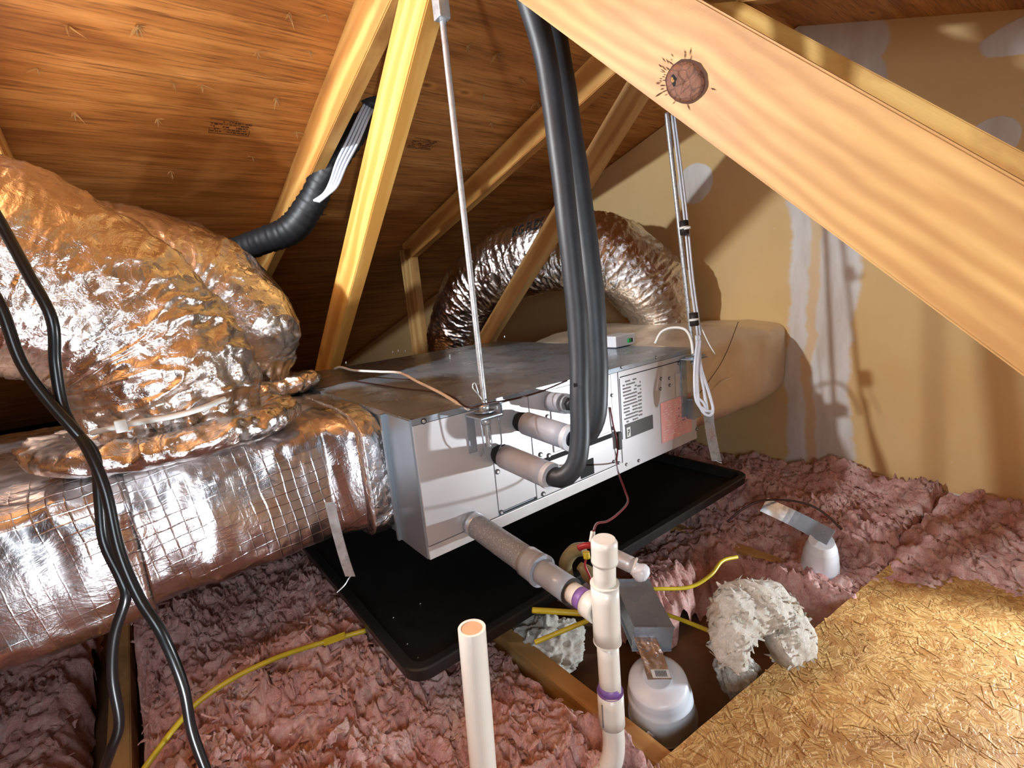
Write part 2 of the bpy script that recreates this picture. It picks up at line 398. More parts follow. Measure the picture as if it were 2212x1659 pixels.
# grade stamps: rows of faded print on the plywood
def stamp(cx, cy, sc):
    o0 = nailpt(cx, cy); ux = V((1, 0, 0)); uy = V((0, 1, -.285)).normalized(); vs = []; fs = []
    def q(x0, y0, x1, y1):
        b = len(vs)
        for x, y in ((x0, y0), (x1, y0), (x1, y1), (x0, y1)): vs.append(o0+ux*x*sc+uy*y*sc+nrm*.0015)
        fs.append((b, b+1, b+2, b+3))
    rnd = random.Random(5)
    q(-1, -.62, .35, -.58); q(-1, .60, 1, .66); q(-1, .66, -.97, .2); q(.97, .1, 1, .66)
    for r_ in range(5):
        x = -.95
        while x < .9:
            w_ = rnd.uniform(.05, .2)
            if rnd.random() < .72: q(x, -.5+r_*.22, x+w_, -.5+r_*.22+rnd.uniform(.06, .15))
            x += w_+.04
    s = link('grade_stamp', vs, fs, 'stampink'); s.parent = ceil; s['label'] = 'faded dark printed grade stamp'
stamp(497, 275, .056); stamp(912, 310, .05)

# ------------------------------------------------------------ trusses
T1, T2, T0, TH, WD = .18, .93, -.60, .042, .112
def yz(x, a): return (x, a[0], a[1])
def px_line(x, a, b): return A(a[0], a[1], 'X', x), A(b[0], b[1], 'X', x)
def ext(p, q, a, b):
    d = (q-p).normalized(); return p-d*a, q+d*b
tr1 = thing('roof_truss', 'nearest golden pine roof truss whose wide web carries a big dark knot', 'roof truss', (T1, 0, -.6))
p, q = px_line(T1, (765, 0), (572, 500)); p, q = ext(p, q, .42, 1.6)
board('top_chord', p, q, .13, TH, (0, 0, -1), 'lumber2', tr1)
p, q = px_line(T1, (860, 0), (695, 730)); p, q = ext(p, q, .25, .75)
board('web', p, q, .115, TH, (0, -1, -1), 'lumber', tr1)
# the knotted web
pa, pb = px_line(T1, (1515, 0), (2212, 393)); pa, pb = ext(pa, pb, .58, 1.2)
kc = A(1481, 178, 'X', T1)
ax = (pb-pa).normalized(); sh = (kc-(pa+pb)/2).dot(ax)
wd_ = V((0, 1, -1)); wd_ = (wd_-ax*wd_.dot(ax)).normalized(); kz_off = (kc-(pa+pb)/2-wd_*.054).dot(wd_)
bigweb = board('web', pa, pb, .108, TH, (0, 1, -1), 'knotty', tr1, shift=sh)
bigweb['label'] = 'wide pale web with a big dark knot'
board('bottom_chord', (T1, -3.5, -.608), (T1, 3.5, -.608), .11, TH, (0, 0, -1), 'lumber3', tr1)
board('top_chord', (T1, .0, zf(0)-.01), (T1, -3.2, zf(-3.2)-.01), .11, TH, (0, 0, -1), 'lumber2', tr1)
# knot: a proud cracked plug in a dark ring with torn fibres round it
kn = kc+V((-.0005, 0, 0)); u_ = (A(1524, 178, 'X', T1)-kc)/.0275/1.42; v_ = (A(1481, 222, 'X', T1)-kc)/.0275/.86; vs = []; fs = []; seg = 36
prof = [(0, -.003), (.25, -.0045), (.5, -.004), (.8, -.004), (.93, -.003), (1.0, .001)]
for r_, h in prof:
    for j in range(seg):
        a = 2*math.pi*j/seg; nn = noise.noise(V((r_*3, math.cos(a)*2, math.sin(a)*2)))
        rr = .0275*r_*(1+.06*nn)*(1.0 if True else 1); hh = h+nn*.0018
        vs.append(kn+V((hh, 0, 0))+u_*math.cos(a)*rr*1.42+v_*math.sin(a)*rr*.86)
for i in range(len(prof)-1):
    for j in range(seg):
        k = (j+1) % seg; fs.append((i*seg+j, i*seg+k, (i+1)*seg+k, (i+1)*seg+j))
o = link('knot', vs, fs, 'knot', smooth=True); adopt(tr1, o)
for nm2, cx, cy, rx, ry, h2, mm in (('knot_hole', -20, -6, 12, 22, -.0062, 'dark'), ('wood_chip', -22, -4, 5, 7, -.0075, 'splinter')):
    c_ = A(1481+cx, 178+cy, 'X', T1); ux = A(1481+cx+rx, 178+cy, 'X', T1)-c_; uy = A(1481+cx, 178+cy+ry, 'X', T1)-c_; vs = [c_+V((h2, 0, 0))]
    for j in range(18):
        a = j*math.pi/9; e_ = 1+.3*noise.noise(V((math.cos(a)*2, math.sin(a)*2, cx))); vs.append(c_+V((h2+.003, 0, 0))+(ux*math.cos(a)+uy*math.sin(a))*e_)
    adopt(tr1, link(nm2, vs, [(0, j+1, (j+1) % 18+1) for j in range(18)], mm))
vs = []; fs = []
vs = []; fs = []
for j in range(seg):
    a = 2*math.pi*j/seg; e = 1+.05*noise.noise(V((math.cos(a)*3, math.sin(a)*3, 4)))
    ww = .0016+.0028*max(0, math.cos(a+.7))
    for rr in (.0265, (.0275+ww)*e): vs.append(kn+V((-.0004, 0, 0))+u_*math.cos(a)*rr*1.42+v_*math.sin(a)*rr*.86)
for j in range(seg):
    k = (j+1) % seg; fs.append((2*j, 2*k, 2*k+1, 2*j+1))
for k in range(34):
    a = random.uniform(2.6, 5.0) if k < 28 else random.uniform(-.6, 5); r0 = random.uniform(.031, .046); d = u_*math.cos(a)*1.42+v_*math.sin(a)*.86
    c_ = kn+d*r0+V((-.0004, 0, 0)); dd = (d+u_*random.uniform(-.5, .5)).normalized()*random.uniform(.002, .006); s_ = dd.cross(V((1, 0, 0))).normalized()*random.uniform(.0003, .0009)
    b = len(vs); vs += [c_-dd, c_+s_, c_+dd, c_-s_]; fs.append((b, b+1, b+2, b+3))
o = link('knot_rim', vs, fs, 'knotdark'); adopt(tr1, o)

tr2 = thing('roof_truss', 'pine roof truss standing behind the black pipes, over the back of the air handler', 'roof truss', (T2, 0, -.6))
p, q = px_line(T2, (1270, 128), (868, 528)); p, q = ext(p, q, .45, .0)
board('top_chord', p, q, .105, TH, (0, 0, -1), 'lumber2', tr2)
p, q = px_line(T2, (1348, 184), (1040, 712)); p, q = ext(p, q, .25, .62)
board('web', p, q, .078, TH, (0, -1, -1), 'lumber3', tr2)
p, q = px_line(T2, (1612, 9), (2212, 329)); p, q = ext(p, q, .25, 1.1)
board('web', p, q, .11, TH, (0, 1, -1), 'lumber', tr2)
q = A(868, 560, 'X', T2)
board('post', (T2, q.y+.02, q.z+.05), (T2, q.y+.02, -.6), .14, TH, (0, -1, 0), 'lumber3', tr2)
board('bottom_chord', (T2, -3.5, -.608), (T2, 3.5, -.608), .11, TH, (0, 0, -1), 'lumber3', tr2)
board('top_chord', (T2, .0, zf(0)-.01), (T2, -3.2, zf(-3.2)-.01), .11, TH, (0, 0, -1), 'lumber2', tr2)
tr0 = thing('roof_truss', 'roof truss at the left, only its bottom chord seen in the gap between pink batts', 'roof truss', (T0, 0, -.6))
board('bottom_chord', (T0, -3.5, -.64), (T0, 3.5, -.64), .08, TH, (0, 0, -1), 'lumber3', tr0)
board('top_chord', (T0, .12, zb(.12)-.005), (T0, 3.0, zb(3.0)-.005), .11, TH, (0, 0, -1), 'lumber2', tr0)

# ------------------------------------------------------------ air handler
UW, UD, UH = 1.0, 1.06, .30
ah = thing('air_handler', 'silver grey ducted air handler hung over the black pan', 'air handler', (0, 0, -.3))
def F_(x, y, yy=0): return A(x, y, 'Y', yy)
box('cabinet', (.004, .004, -.298), (UW-.004, UD, -.004), 'panel_side', .002, ah)
# top sheet with long folded seams and shallow dents
nx, ny = 90, 70; vs = []; fs = []
for j in range(ny+1):
    for i in range(nx+1):
        x = UW*i/nx; y = -.003+(UD+.003)*j/ny
        h = .0022*noise.noise(V((x*6, y*6, 0)))+.0012*noise.noise(V((x*16, y*10, 3)))
        for sx in (.34, .36, .67):
            h += .003*math.exp(-((y-sx)/.004)**2)
        for sx in (.33, .66): h += .003*math.exp(-((x-sx)/.004)**2) if y > .36 else 0
        e = min(i, nx-i, j, ny-j); h *= min(1, e/3)
        vs.append((x, y, .0+h))
for j in range(ny):
    for i in range(nx):
        a = j*(nx+1)+i; fs.append((a, a+1, a+nx+2, a+nx+1))
b = len(vs)
for (x, y) in ((0, -.003), (UW, -.003), (UW, UD), (0, UD)): vs.append((x, y, -.012))
c4 = [0, nx, (nx+1)*(ny+1)-1, (nx+1)*ny]
for k in range(4):
    kk = (k+1) % 4; fs.append((c4[k], c4[kk], b+kk, b+k))
o = link('top_panel', vs, fs, 'galv', smooth=True); adopt(ah, o)
for p in o.data.polygons[-4:]: p.use_smooth = False
# end flange on the left side
box('side_flange', (-.003, .001, -.299), (.003, .125, -.002), 'panel_side', .001, ah)
box('side_flange', (-.012, .118, -.297), (.004, .128, -.004), 'panel_side', .001, ah)
# bottom rail
box('bottom_rail', (.0, -.004, -.300), (.66, .004, -.272), 'rail', .0012, ah)
# front panels, leaving open joints between them
x1 = F_(1077, 1116).x; x2 = F_(1240, 960).x; x3 = F_(1337, 880).x
def panel(x0, x1_, z0, z1, y=-.003, m='panel'): return box('front_panel', (x0+.0012, y, z0), (x1_-.0012, .006, z1), m, .0008, ah)
panel(.0, x1, -.270, -.013); panel(x1, x1+.115, -.262, -.013); panel(x1+.115, x3-.03, -.176, -.013); panel(x1+.115, x3-.03, -.27, -.188)
panel(x3-.03, x3, -.300, -.013, -.0015); panel(x3, UW-.002, -.300, -.013)
box('louver_slot', (x1+.125, -.001, -.188), (x3-.04, .004, -.176), 'dark', 0, ah)
box('raised_frame', (x1+.18, -.006, -.17), (x3-.05, -.002, -.05), 'panel', .002, ah)
wv = F_(1268, 1010); box('sight_window', (wv.x-.028, -.005, wv.z-.022), (wv.x+.022, -.002, wv.z+.022), 'dark', .001, ah)
# gaps drawn by real strips
box('seam', (x3+.006, -.0036, -.030), (UW-.05, -.0028, -.0275), 'dark', 0, ah)
box('seam', (x3+.003, -.0036, -.205), (x3+.0055, -.0028, -.032), 'dark', 0, ah)
box('seam', (x1+.012, -.0036, -.268), (x1+.115, -.0028, -.2655), 'dark', 0, ah)
sb = bmesh.new(); bmesh.ops.create_cone(sb, cap_ends=True, segments=10, radius1=.0052, radius2=.0036, depth=.004)
sme = bpy.data.meshes.new('screw'); sb.to_mesh(sme); sb.free(); sme.materials.append(M['zinc'])
wb = bmesh.new(); bmesh.ops.create_cone(wb, cap_ends=True, segments=12, radius1=.0068, radius2=.0068, depth=.0012)
wme = bpy.data.meshes.new('washer'); wb.to_mesh(wme); wb.free(); wme.materials.append(M['ink'])
for (px, py) in [(915, 910), (1075, 1019), (1083, 1107), (1174, 1067), (1168, 982), (1186, 984), (1343, 793), (1417, 772), (1322, 854), (1324, 925), (1326, 997), (1337, 1000), (1466, 785), (1353, 1003), (1505, 927), (1380, 1040-45), (1428, 818), (1446, 817), (1447, 832), (1427, 840), (1183, 900)]:
    p = F_(px, py, -.004)
    for me, nm_, off, s in ((wme, 'washer', .001, 1), (sme, 'screw', 0, 1)):
        o = bpy.data.objects.new(nm_, me); C.objects.link(o); o.location = p+V((0, -.001+off*.5, 0)); o.rotation_euler = (math.pi/2, 0, 0)
        s = .9 if px < 1200 else .75; o.scale = (s, s, s); o.parent = ah; o.matrix_parent_inverse = Matrix.Translation(ah.location).inverted()
# screws standing on the top sheet
for (px, py) in [(1090, 727), (735, 783), (747, 783), (848, 760), (860, 757), (875, 758), (972, 768)]:
    p = A(px, py, 'Z', .004); o = bpy.data.objects.new('screw', sme); C.objects.link(o); o.location = p; o.scale = (.8, .8, 2.4)
    o.parent = ah; o.matrix_parent_inverse = Matrix.Translation(ah.location).inverted()
# labels: flat prints on the right panel
def onface(name, quads, m, yy):
    vs = []; fs = []
    for (x0, z0, x1_, z1) in quads:
        b = len(vs); vs += [(x0, yy, z0), (x1_, yy, z0), (x1_, yy, z1), (x0, yy, z1)]; fs.append((b, b+1, b+2, b+3))
    o = link(name, vs, fs, m); adopt(ah, o); return o
def span(xa, ya, xb, yb):
    a, b = F_(xa, ya, -.0035), F_(xb, yb, -.0035); return a.x, min(a.z, b.z), b.x, max(a.z, b.z)
pl = (F_(1424, 871).x, F_(1428, 958).z, F_(1490, 850).x, F_(1424, 871).z)
onface('warning_label', [pl], 'pinkpaper', -.0042)['label'] = 'pink printed warning label'
rnd = random.Random(3); qs = []
W_, H_ = pl[2]-pl[0], pl[3]-pl[1]
def rows(x0, z0, x1_, z1, n, fill=.6):
    out = []; dz = (z1-z0)/n
    for r_ in range(n):
        x = x0; zz = z1-(r_+1)*dz
        while x < x1_-.002:
            w_ = rnd.uniform(.003, .012)
            if rnd.random() < fill: out.append((x, zz+dz*.25, min(x+w_, x1_), zz+dz*.7))
            x += w_+.0015
    return out
onface('label_print', rows(pl[0]+W_*.06, pl[1]+H_*.05, pl[0]+W_*.9, pl[1]+H_*.94, 14, .4), 'pinkedge', -.0045)
onface('label_print', rows(pl[0]+W_*.55, pl[1]+H_*.35, pl[0]+W_*.95, pl[1]+H_*.75, 6, .3), 'greyink', -.0047)
a = F_(1341, 832, 0); b = F_(1386, 905, 0)
onface('rating_print', rows(a.x+.004, b.z-.015, b.x-.02, a.z+.012, 15, .75)+rows(b.x-.016, b.z+.01, b.x, a.z+.0, 10, .85), 'greyink', -.0040)['label'] = 'grey printed rating text'
a = F_(1350, 948); b = F_(1408, 908); bl = (a.x, a.z, b.x, a.z+.042)
onface('model_plate', [bl], 'labelblack', -.0042)['label'] = 'black plate with a white square at its left'
onface('plate_square', [(bl[0]+.004, bl[1]+.004, bl[0]+.020, bl[1]+.032)], 'labelwhite', -.0048)
onface('plate_print', [(bl[0]+.008, bl[1]+.022, bl[0]+.016, bl[1]+.025), (bl[0]+.013, bl[1]+.016, bl[0]+.016, bl[1]+.025), (bl[0]+.008, bl[1]+.015, bl[0]+.014, bl[1]+.018), (bl[0]+.008, bl[1]+.008, bl[0]+.011, bl[1]+.017)], 'ink', -.0052)
g = F_(1478, 800); onface('wiring_sticker', [(g.x-.055, g.z-.075, g.x+.035, g.z-.002)], 'rail', -.0042)
onface('sticker_print', rows(g.x-.050, g.z-.03, g.x+.02, g.z-.008, 4, .4), 'pinkedge', -.0045)
# third, capped pipe port (upper right of the ports)
c3 = F_(1190, 868); c3t = F_(1222, 872, -.075)
tube('pipe_port', [c3, c3t], .024, 'sleeve', ah, 3, 24)
d3 = (c3t-c3).normalized(); tube('port_gasket', [c3t, c3t+d3*.010], .018, 'black', ah, 2, 20); tube('port_ring', [c3t+d3*.010, c3t+d3*.022], .022, 'greypvc', ah, 2, 20); tube('port_nut', [c3t+d3*.022, c3t+d3*.04], .016, 'black', ah, 2, 6)

# ------------------------------------------------------------ foil wrapped plenum boxes
def foilbox(name, lo, hi, m, amp, f, rad=.05, n=70, bulge=.0, bend=None, seed=0):
    """rounded box swept along x with crinkled skin"""
    vs = []; fs = []; seg = 150; cy, cz = (lo[1]+hi[1])/2, (lo[2]+hi[2])/2; hy, hz = (hi[1]-lo[1])/2, (hi[2]-lo[2])/2
    for i in range(n+1):
        u = i/n; x = lo[0]+(hi[0]-lo[0])*u
        for j in range(seg):
            a = 2*math.pi*j/seg; ca, sa = math.cos(a), math.sin(a)
            e = 2/7.0; y = math.copysign(abs(ca)**e, ca)*hy; z = math.copysign(abs(sa)**e, sa)*hz
            p = V((x, cy+y, cz+z)); q = p*f+V((seed, 0, 0))
            d = amp*(noise.ridged_multi_fractal(q, .9, 2.1, 4, 1.0, 2.0)-1.1)+amp*1.5*noise.noise(p*5)
            d += bulge*math.sin(math.pi*u)
            nn = V((0, ca, sa)); p = p+nn*d
            if bend: p = bend(p, u)
            vs.append(p)
    for i in range(n):
        for j in range(seg):
            k = (j+1) % seg; fs.append((i*seg+j, i*seg+k, (i+1)*seg+k, (i+1)*seg+j))
    fs += [tuple(range(seg))[::-1], tuple(n*seg+j for j in range(seg))]
    return link(name, vs, fs, m, smooth=True)
rp = thing('return_plenum', 'wide silver foil-wrapped duct box on the left end of the air handler', 'duct', (-.5, .5, -.3))
def neck(p, u):
    s = 1-.16*max(0, (u-.90)/.10)**2; return V((p.x, p.y-.06*max(0, (u-.8)/.2) if p.y < .62 else p.y, -.15+(p.z+.15)*s))
adopt(rp, foilbox('wrapped_body', (-.47, .225, -.310), (-.02, 1.0, -.005), 'foil_scrim', .006, 10, n=90, bulge=.008, bend=neck, seed=2))
adopt(rp, foilbox('wrapped_body', (-1.5, .205, -.325), (-.455, 1.0, -.012), 'foil_scrim', .007, 10, n=120, bulge=.0, seed=9))
adopt(rp, foilbox('foil_collar', (-.05, .14, -.305), (-.002, 1.0, -.004), 'foil_tape', .004, 22, n=14, seed=4))
sp = thing('supply_plenum', 'tan-reflecting foil-wrapped duct box between the air handler and the drywall', 'duct', (1.3, .3, -.3))
def sag(p, u):
    return V((p.x, p.y-.02*math.sin(math.pi*u), p.z+.022*math.sin(math.pi*min(1, u*1.3))*(1 if p.z > -.15 else .3)+.02*u))
adopt(sp, foilbox('wrapped_body', (UW-.006, .01, -.305), (WX-.005, .86, -.0), 'foil_tan', .004, 6, n=80, bulge=.01, bend=sag, seed=6))
# tear mark and slit on the wrap
tube('slit_edge', [F_(1595, 715-20, -.03), F_(1560, 780, -.03), F_(1500, 880-15, -.03)], .0012, 'brownwire', sp, 12, 6)
tube('torn_flap', [F_(1530, 850, -.036), F_(1560, 825, -.036), F_(1588, 812, -.034)], [.001, .006, .001], 'foil_tan', sp, 12, 8, flat=.4)

# ------------------------------------------------------------ flexible ducts
def flex(name, pts, rad, label, n=300, seg=220, amp=.008, fs_=26, seed=0, m='foil', gather=None):
    c = spline(pts, n); tot = sum((c[i+1]-c[i]).length for i in range(n))
    def disp(u, a, p):
        s = u*tot; ca, sa = math.cos(a), math.sin(a)
        q = V((s*fs_+seed, ca*1.3, sa*1.3+noise.noise(p*7)*1.2))
        w1 = 1-abs(noise.noise(q))*2; w1 = max(0, w1)**3
        q2 = V((s*fs_*2.3+seed, ca*3.1+5, sa*3.1)); w2 = 1-abs(noise.noise(q2))*2; w2 = max(0, w2)**3
        lump = noise.noise(p*6+V((seed, 0, 0)))
        cr = noise.noise(p*34+V((0, seed, 0)))
        soft = .35+.65*max(0, min(1, .5+1.6*noise.noise(p*4.5+V((seed*2, 3, 0)))))
        d = amp*soft*(.75*w1+.4*w2+.35*cr-.5)+.012*lump
        if gather:
            for (u0, wd2, dep) in gather:
                g = math.exp(-((u-u0)/wd2)**2)
                d += -dep*g+g*.011*math.sin(a*17+seed+3*noise.noise(p*9))+g*.012*noise.noise(p*22)
        return d
    r = thing(name, label, 'duct', tuple(pts[0]))
    vs, fs = sweep(pts, rad, n, seg, True, disp); o = link('foil_jacket', vs, fs, m, smooth=True); adopt(r, o)
    return r
def skirt(root, c, rx, ry, h, seed, m='foil', n=14, seg=200):
    """crushed foil gathered round the collar"""
    vs = []; fs = []
    for i in range(n+1):
        u = i/n; a0 = math.pi*(u-.5)
        for j in range(seg):
            a = 2*math.pi*j/seg; dx, dy = math.cos(a), math.sin(a)
            r_ = .80+.22*math.cos(a0); z = h*(.5+.5*math.sin(a0)); p = V((c[0]+dx*rx*r_, c[1]+dy*ry*r_, c[2]+z))
            d = .022*noise.noise(V((dx*4, dy*4, seed)))+.014*(noise.ridged_multi_fractal(p*24, .9, 2.1, 3, 1, 2)-1.1)
            vs.append(p+V((dx, dy, .5))*d)
    for i in range(n):
        for j in range(seg):
            k = (j+1) % seg; fs.append((i*seg+j, i*seg+k, (i+1)*seg+k, (i+1)*seg+j))
    fs += [tuple(range(seg))[::-1], tuple(n*seg+j for j in range(seg))]
    adopt(root, link('gathered_collar', vs, fs, m, smooth=True))
d1 = flex('flexible_duct', [V((-.36, .27, .0)), V((-.36, .27, .12)), V((-.385, .28, .20)), V((-.46, .285, .29)), V((-.58, .29, .35)), V((-.8, .29, .385)), V((-1.4, .3, .39))], [.165, .155, .175, .19, .19, .19, .19],
          'largest silver flexible duct, nearest at left, bending up off the plenum behind the black cords', n=420, seed=1.3, gather=[(.045, .035, .03)], amp=.012)
skirt(d1, (-.36, .27, .0), .215, .20, .055, 2.2)
d2 = flex('flexible_duct', [V((-.13, .72, .0)), V((-.13, .72, .1)), V((-.15, .72, .21)), V((-.23, .73, .30)), V((-.38, .73, .35)), V((-.6, .74, .37)), V((-1.3, .76, .37))], [.10, .16, .185, .18, .18, .18, .18],
          'smaller silver flexible duct behind the largest one, left of the roof timbers', n=320, seg=180, seed=6.1, gather=[(.03, .03, .03)], amp=.011)
skirt(d2, (-.13, .70, .0), .16, .15, .05, 5.1)
d3_ = flex('flexible_duct', [V((1.46, .42, -.02)), V((1.455, .43, .08)), V((1.42, .46, .18)), V((1.31, .56, .33)), V((1.19, .74, .395)), V((1.11, 1.0, .36)), V((1.05, 1.25, .24)), V((1.03, 1.42, .02)), V((1.02, 1.47, -.3)), V((1.02, 1.48, -.55))], [.13, .165, .17, .175, .18, .18, .185, .19, .19],
          'silver flexible duct arching behind the black pipes over the back of the air handler', n=420, seed=11.7, amp=.010)
# brand print on the arching duct
cu = bpy.data.curves.new('duct_lettering', 'FONT'); cu.body = 'KG FLEX'; cu.size = .050; cu.shear = .3; cu.extrude = .0006; cu.offset = .0008
to = bpy.data.objects.new('duct_lettering', cu); C.objects.link(to)
dg = bpy.context.evaluated_depsgraph_get(); tm = bpy.data.meshes.new_from_object(to.evaluated_get(dg)); bpy.data.objects.remove(to)
LETTER = tm
# nylon strap round the near duct collar
tie = []
for px, py in [(215, 928), (262, 918), (330, 905), (400, 893), (450, 877), (482, 862)]:
    tie.append((px, py))

# ------------------------------------------------------------ black drain pan
pan = thing('drain_pan', 'long black plastic drain pan under the air handler', 'drain pan', (.5, .4, -.51))
px0, px1, py0, py1, pz = -.112, 1.165, -.098, 1.12, -.45
def rrect(x0, y0, x1_, y1, r, z, n=6):
    out = []
    for (cx, cy, s) in ((x1_-r, y1-r, 0), (x0+r, y1-r, 1), (x0+r, y0+r, 2), (x1_-r, y0+r, 3)):
        for k in range(n+1):
            a = math.pi/2*(s+k/n); out.append(V((cx+r*math.cos(a), cy+r*math.sin(a), z)))
    return out
loops = [rrect(px0+.004, py0+.004, px1-.004, py1-.004, .042, pz-.028), rrect(px0, py0, px1, py1, .045, pz-.003), rrect(px0+.003, py0+.003, px1-.003, py1-.003, .043, pz),
         rrect(px0+.020, py0+.020, px1-.020, py1-.020, .03, pz), rrect(px0+.022, py0+.022, px1-.022, py1-.022, .03, pz-.003), rrect(px0+.030, py0+.030, px1-.030, py1-.030, .025, pz-.026)]
vs = [p for l in loops for p in l]; K = len(loops[0]); fs = []
for i in range(len(loops)-1):
    for j in range(K):
        k = (j+1) % K; fs.append((i*K+j, i*K+k, (i+1)*K+k, (i+1)*K+j))
fs.append(tuple((len(loops)-1)*K+j for j in range(K))); fs.append(tuple(range(K))[::-1])
adopt(pan, link('pan_body', vs, fs, 'pan'))
for (px, py) in [(908, 1305), (880, 1392), (903, 1422), (850, 1335)]:
    p = A(px, py, 'Z', pz-.025); adopt(pan, link('crumb', [p+V((.002, 0, 0)), p+V((0, .002, 0)), p+V((-.002, 0, 0)), p+V((0, 0, .003))], [(0, 1, 3), (1, 2, 3), (2, 0, 3)], 'offwhite'))

# ------------------------------------------------------------ insulation
def batt(name, x0, y0, x1_, y1, base, top, label, m='pink', nx=170, ny=150, amp=.04, seed=0, edge=.05, flakes=260, shape=None):
    vs = []; fs = []
    def hgt(x, y):
        q = V((x*9+seed, y*9, seed)); n1 = noise.noise(q*.55)
        wx = x+.05*noise.noise(q*1.1)+.014*noise.noise(q*4); wy = y+.05*noise.noise(q*1.1+V((9, 0, 0)))+.014*noise.noise(q*4+V((0, 5, 0)))
        r1 = 1-abs(noise.noise(V((wx*17, wy*13, seed))))*2; r2 = 1-abs(noise.noise(V((wx*34+5, wy*28, seed))))*2; r3 = 1-abs(noise.noise(V((wx*75, wy*62, seed))))*2
        h = amp*(1.1*n1+.42*(r1-.6)+.50*(r2-.6)*(.75+n1)+.30*(r3-.6)+.14*noise.noise(q*9))
        e = min(x-x0, x1_-x, y-y0, y1-y)/edge+.35*noise.noise(q*2.5); e = max(0, min(1, e)); e = 1-(1-e)**3
        t_ = shape(x, y) if shape else 0
        return base+(top+t_-base+h)*e if e > 0 else base
    for j in range(ny+1):
        for i in range(nx+1):
            x = x0+(x1_-x0)*i/nx; y = y0+(y1-y0)*j/ny; z = hgt(x, y)
            q = V((x*26, y*26, seed+3)); dx = .012*noise.noise(q); dy = .012*noise.noise(q+V((0, 7, 0)))
            vs.append((x+dx, y+dy, z))
    for j in range(ny):
        for i in range(nx):
            a = j*(nx+1)+i; fs.append((a, a+1, a+nx+2, a+nx+1))
    # torn flakes standing out of the wool
    rn = random.Random(int(seed*10)+1)
    for k in range(flakes):
        x = rn.uniform(x0+.02, x1_-.02); y = rn.uniform(y0+.02, y1-.02); z = hgt(x, y)-.004
        if z < base+.02: continue
        th = rn.uniform(0, 6.28); L = rn.uniform(.010, .030); w_ = rn.uniform(.003, .010); d = V((math.cos(th), math.sin(th), rn.uniform(.0, .45))); s_ = V((-math.sin(th), math.cos(th), rn.uniform(-.4, .4)))
        b = len(vs); cu_ = rn.uniform(-.4, .8)
        for r_ in range(4):
            u = r_/3; ww = w_*(1-.75*u)*(1+.3*math.sin(r_*2+k)); p = V((x, y, z))+d*L*u+V((0, 0, -cu_*L*u*u))
            vs += [tuple(p-s_*ww), tuple(p+s_*ww*.3+V((0, 0, .003))), tuple(p+s_*ww)]
        for r_ in range(3):
            q = b+r_*3; fs += [(q, q+1, q+4, q+3), (q+1, q+2, q+5, q+4)]
    o = link(name, vs, fs, m, smooth=True)
    return tag(o, label, 'insulation')
batt('insulation_batt', T0+.055, -.62, T1-.012, 1.35, -.742, -.575, 'pink fibreglass batt in the foreground under the near corner of the pan', seed=1.1, nx=280, ny=400, amp=.060, flakes=4200, edge=.045,
     shape=lambda x, y: .035*max(0, min(1, (y+.35)/.5)))
batt('insulation_batt', -1.35, -.55, T0-.045, 1.6, -.742, -.60, 'pink fibreglass batt at the lower left edge, left of the dark gap', seed=4.4, nx=150, ny=250, amp=.05, flakes=500)
def rshape(x, y): return .10*max(0, min(1, (x-1.2)/.4))
batt('insulation_batt', T2-.085, -.52, WX-.018, 1.6, -.742, -.60, 'deep pink insulation heaped against the foot of the drywall', seed=7.9, nx=190, ny=300, amp=.055, flakes=700, shape=lambda x, y: .03*max(0, min(1, (x-1.15)/.35))+.015*max(0, min(1, (-y)/.3)), edge=.04)
batt('insulation_batt', T2-.09, -1.5, WX-.018, -.50, -.60, -.545, 'pink insulation spilling over the back of the strand board', seed=3.3, nx=180, ny=190, amp=.045, flakes=420, edge=.12,
     shape=lambda x, y: -.6*max(0, 1.10-x+.55*(-y-.50)))
batt('insulation_batt', .50, -.17, T2-.03, 1.35, -.742, -.625, 'torn pink insulation between the pan front and the strand board', seed=9.2, nx=150, ny=170, amp=.05, flakes=420, edge=.08)
def clump(px, py, z, r, seed, label, sq=(1, 1, .7), m='pale'):
    bm = bmesh.new(); bmesh.ops.create_icosphere(bm, subdivisions=6, radius=1)
    c = A(px, py, 'Z', z)
    for v in bm.verts:
        n_ = v.co.normalized(); q = n_*2+V((seed, 0, 0))
        d = 1+.30*noise.noise(q)+.22*(1-abs(noise.noise(q*1.6))*2)+.06*noise.noise(q*4)+.03*noise.noise(q*10)
        v.co = c+V((n_.x*sq[0], n_.y*sq[1], n_.z*sq[2]))*r*d
    o = fromb('insulation_tuft', bm, m, smooth=True); return tag(o, label, 'insulation')
def curl(pts, rad, label, seed):
    def dp(u, a, p): return .012*noise.noise(p*16+V((seed, 0, 0)))+.004*(1-abs(noise.noise(p*30))*2)+.003*noise.noise(p*80)
    o = tube('insulation_tuft', pts, rad, 'pale', n=110, seg=60, disp=dp, flat=1.5)
    rn = random.Random(3); me = o.data; vs = [v.co.copy() for v in me.vertices]; nn = [v.normal.copy() for v in me.vertices]; fs = [tuple(p.vertices) for p in me.polygons]
    for k in range(500):
        i = rn.randrange(len(nn)); d = V((rn.uniform(-1, 1), rn.uniform(-1, 1), rn.uniform(-1, 1))); d = (d-nn[i]*d.dot(nn[i])*.7).normalized()*rn.uniform(.006, .016); q = d.cross(nn[i]).normalized()*rn.uniform(.002, .005)
        b = len(vs); p = vs[i]-nn[i]*.001; vs += [p-q, p+q, p+d+nn[i]*.004+q*.4, p+d+nn[i]*.005-q*.3]; fs.append((b, b+1, b+2, b+3))
    m2 = bpy.data.meshes.new('insulation_tuft'); m2.from_pydata([tuple(v) for v in vs], [], fs); m2.materials.append(M['pale']); o.data = m2
    for p in m2.polygons: p.use_smooth = True
    return tag(o, label, 'insulation')
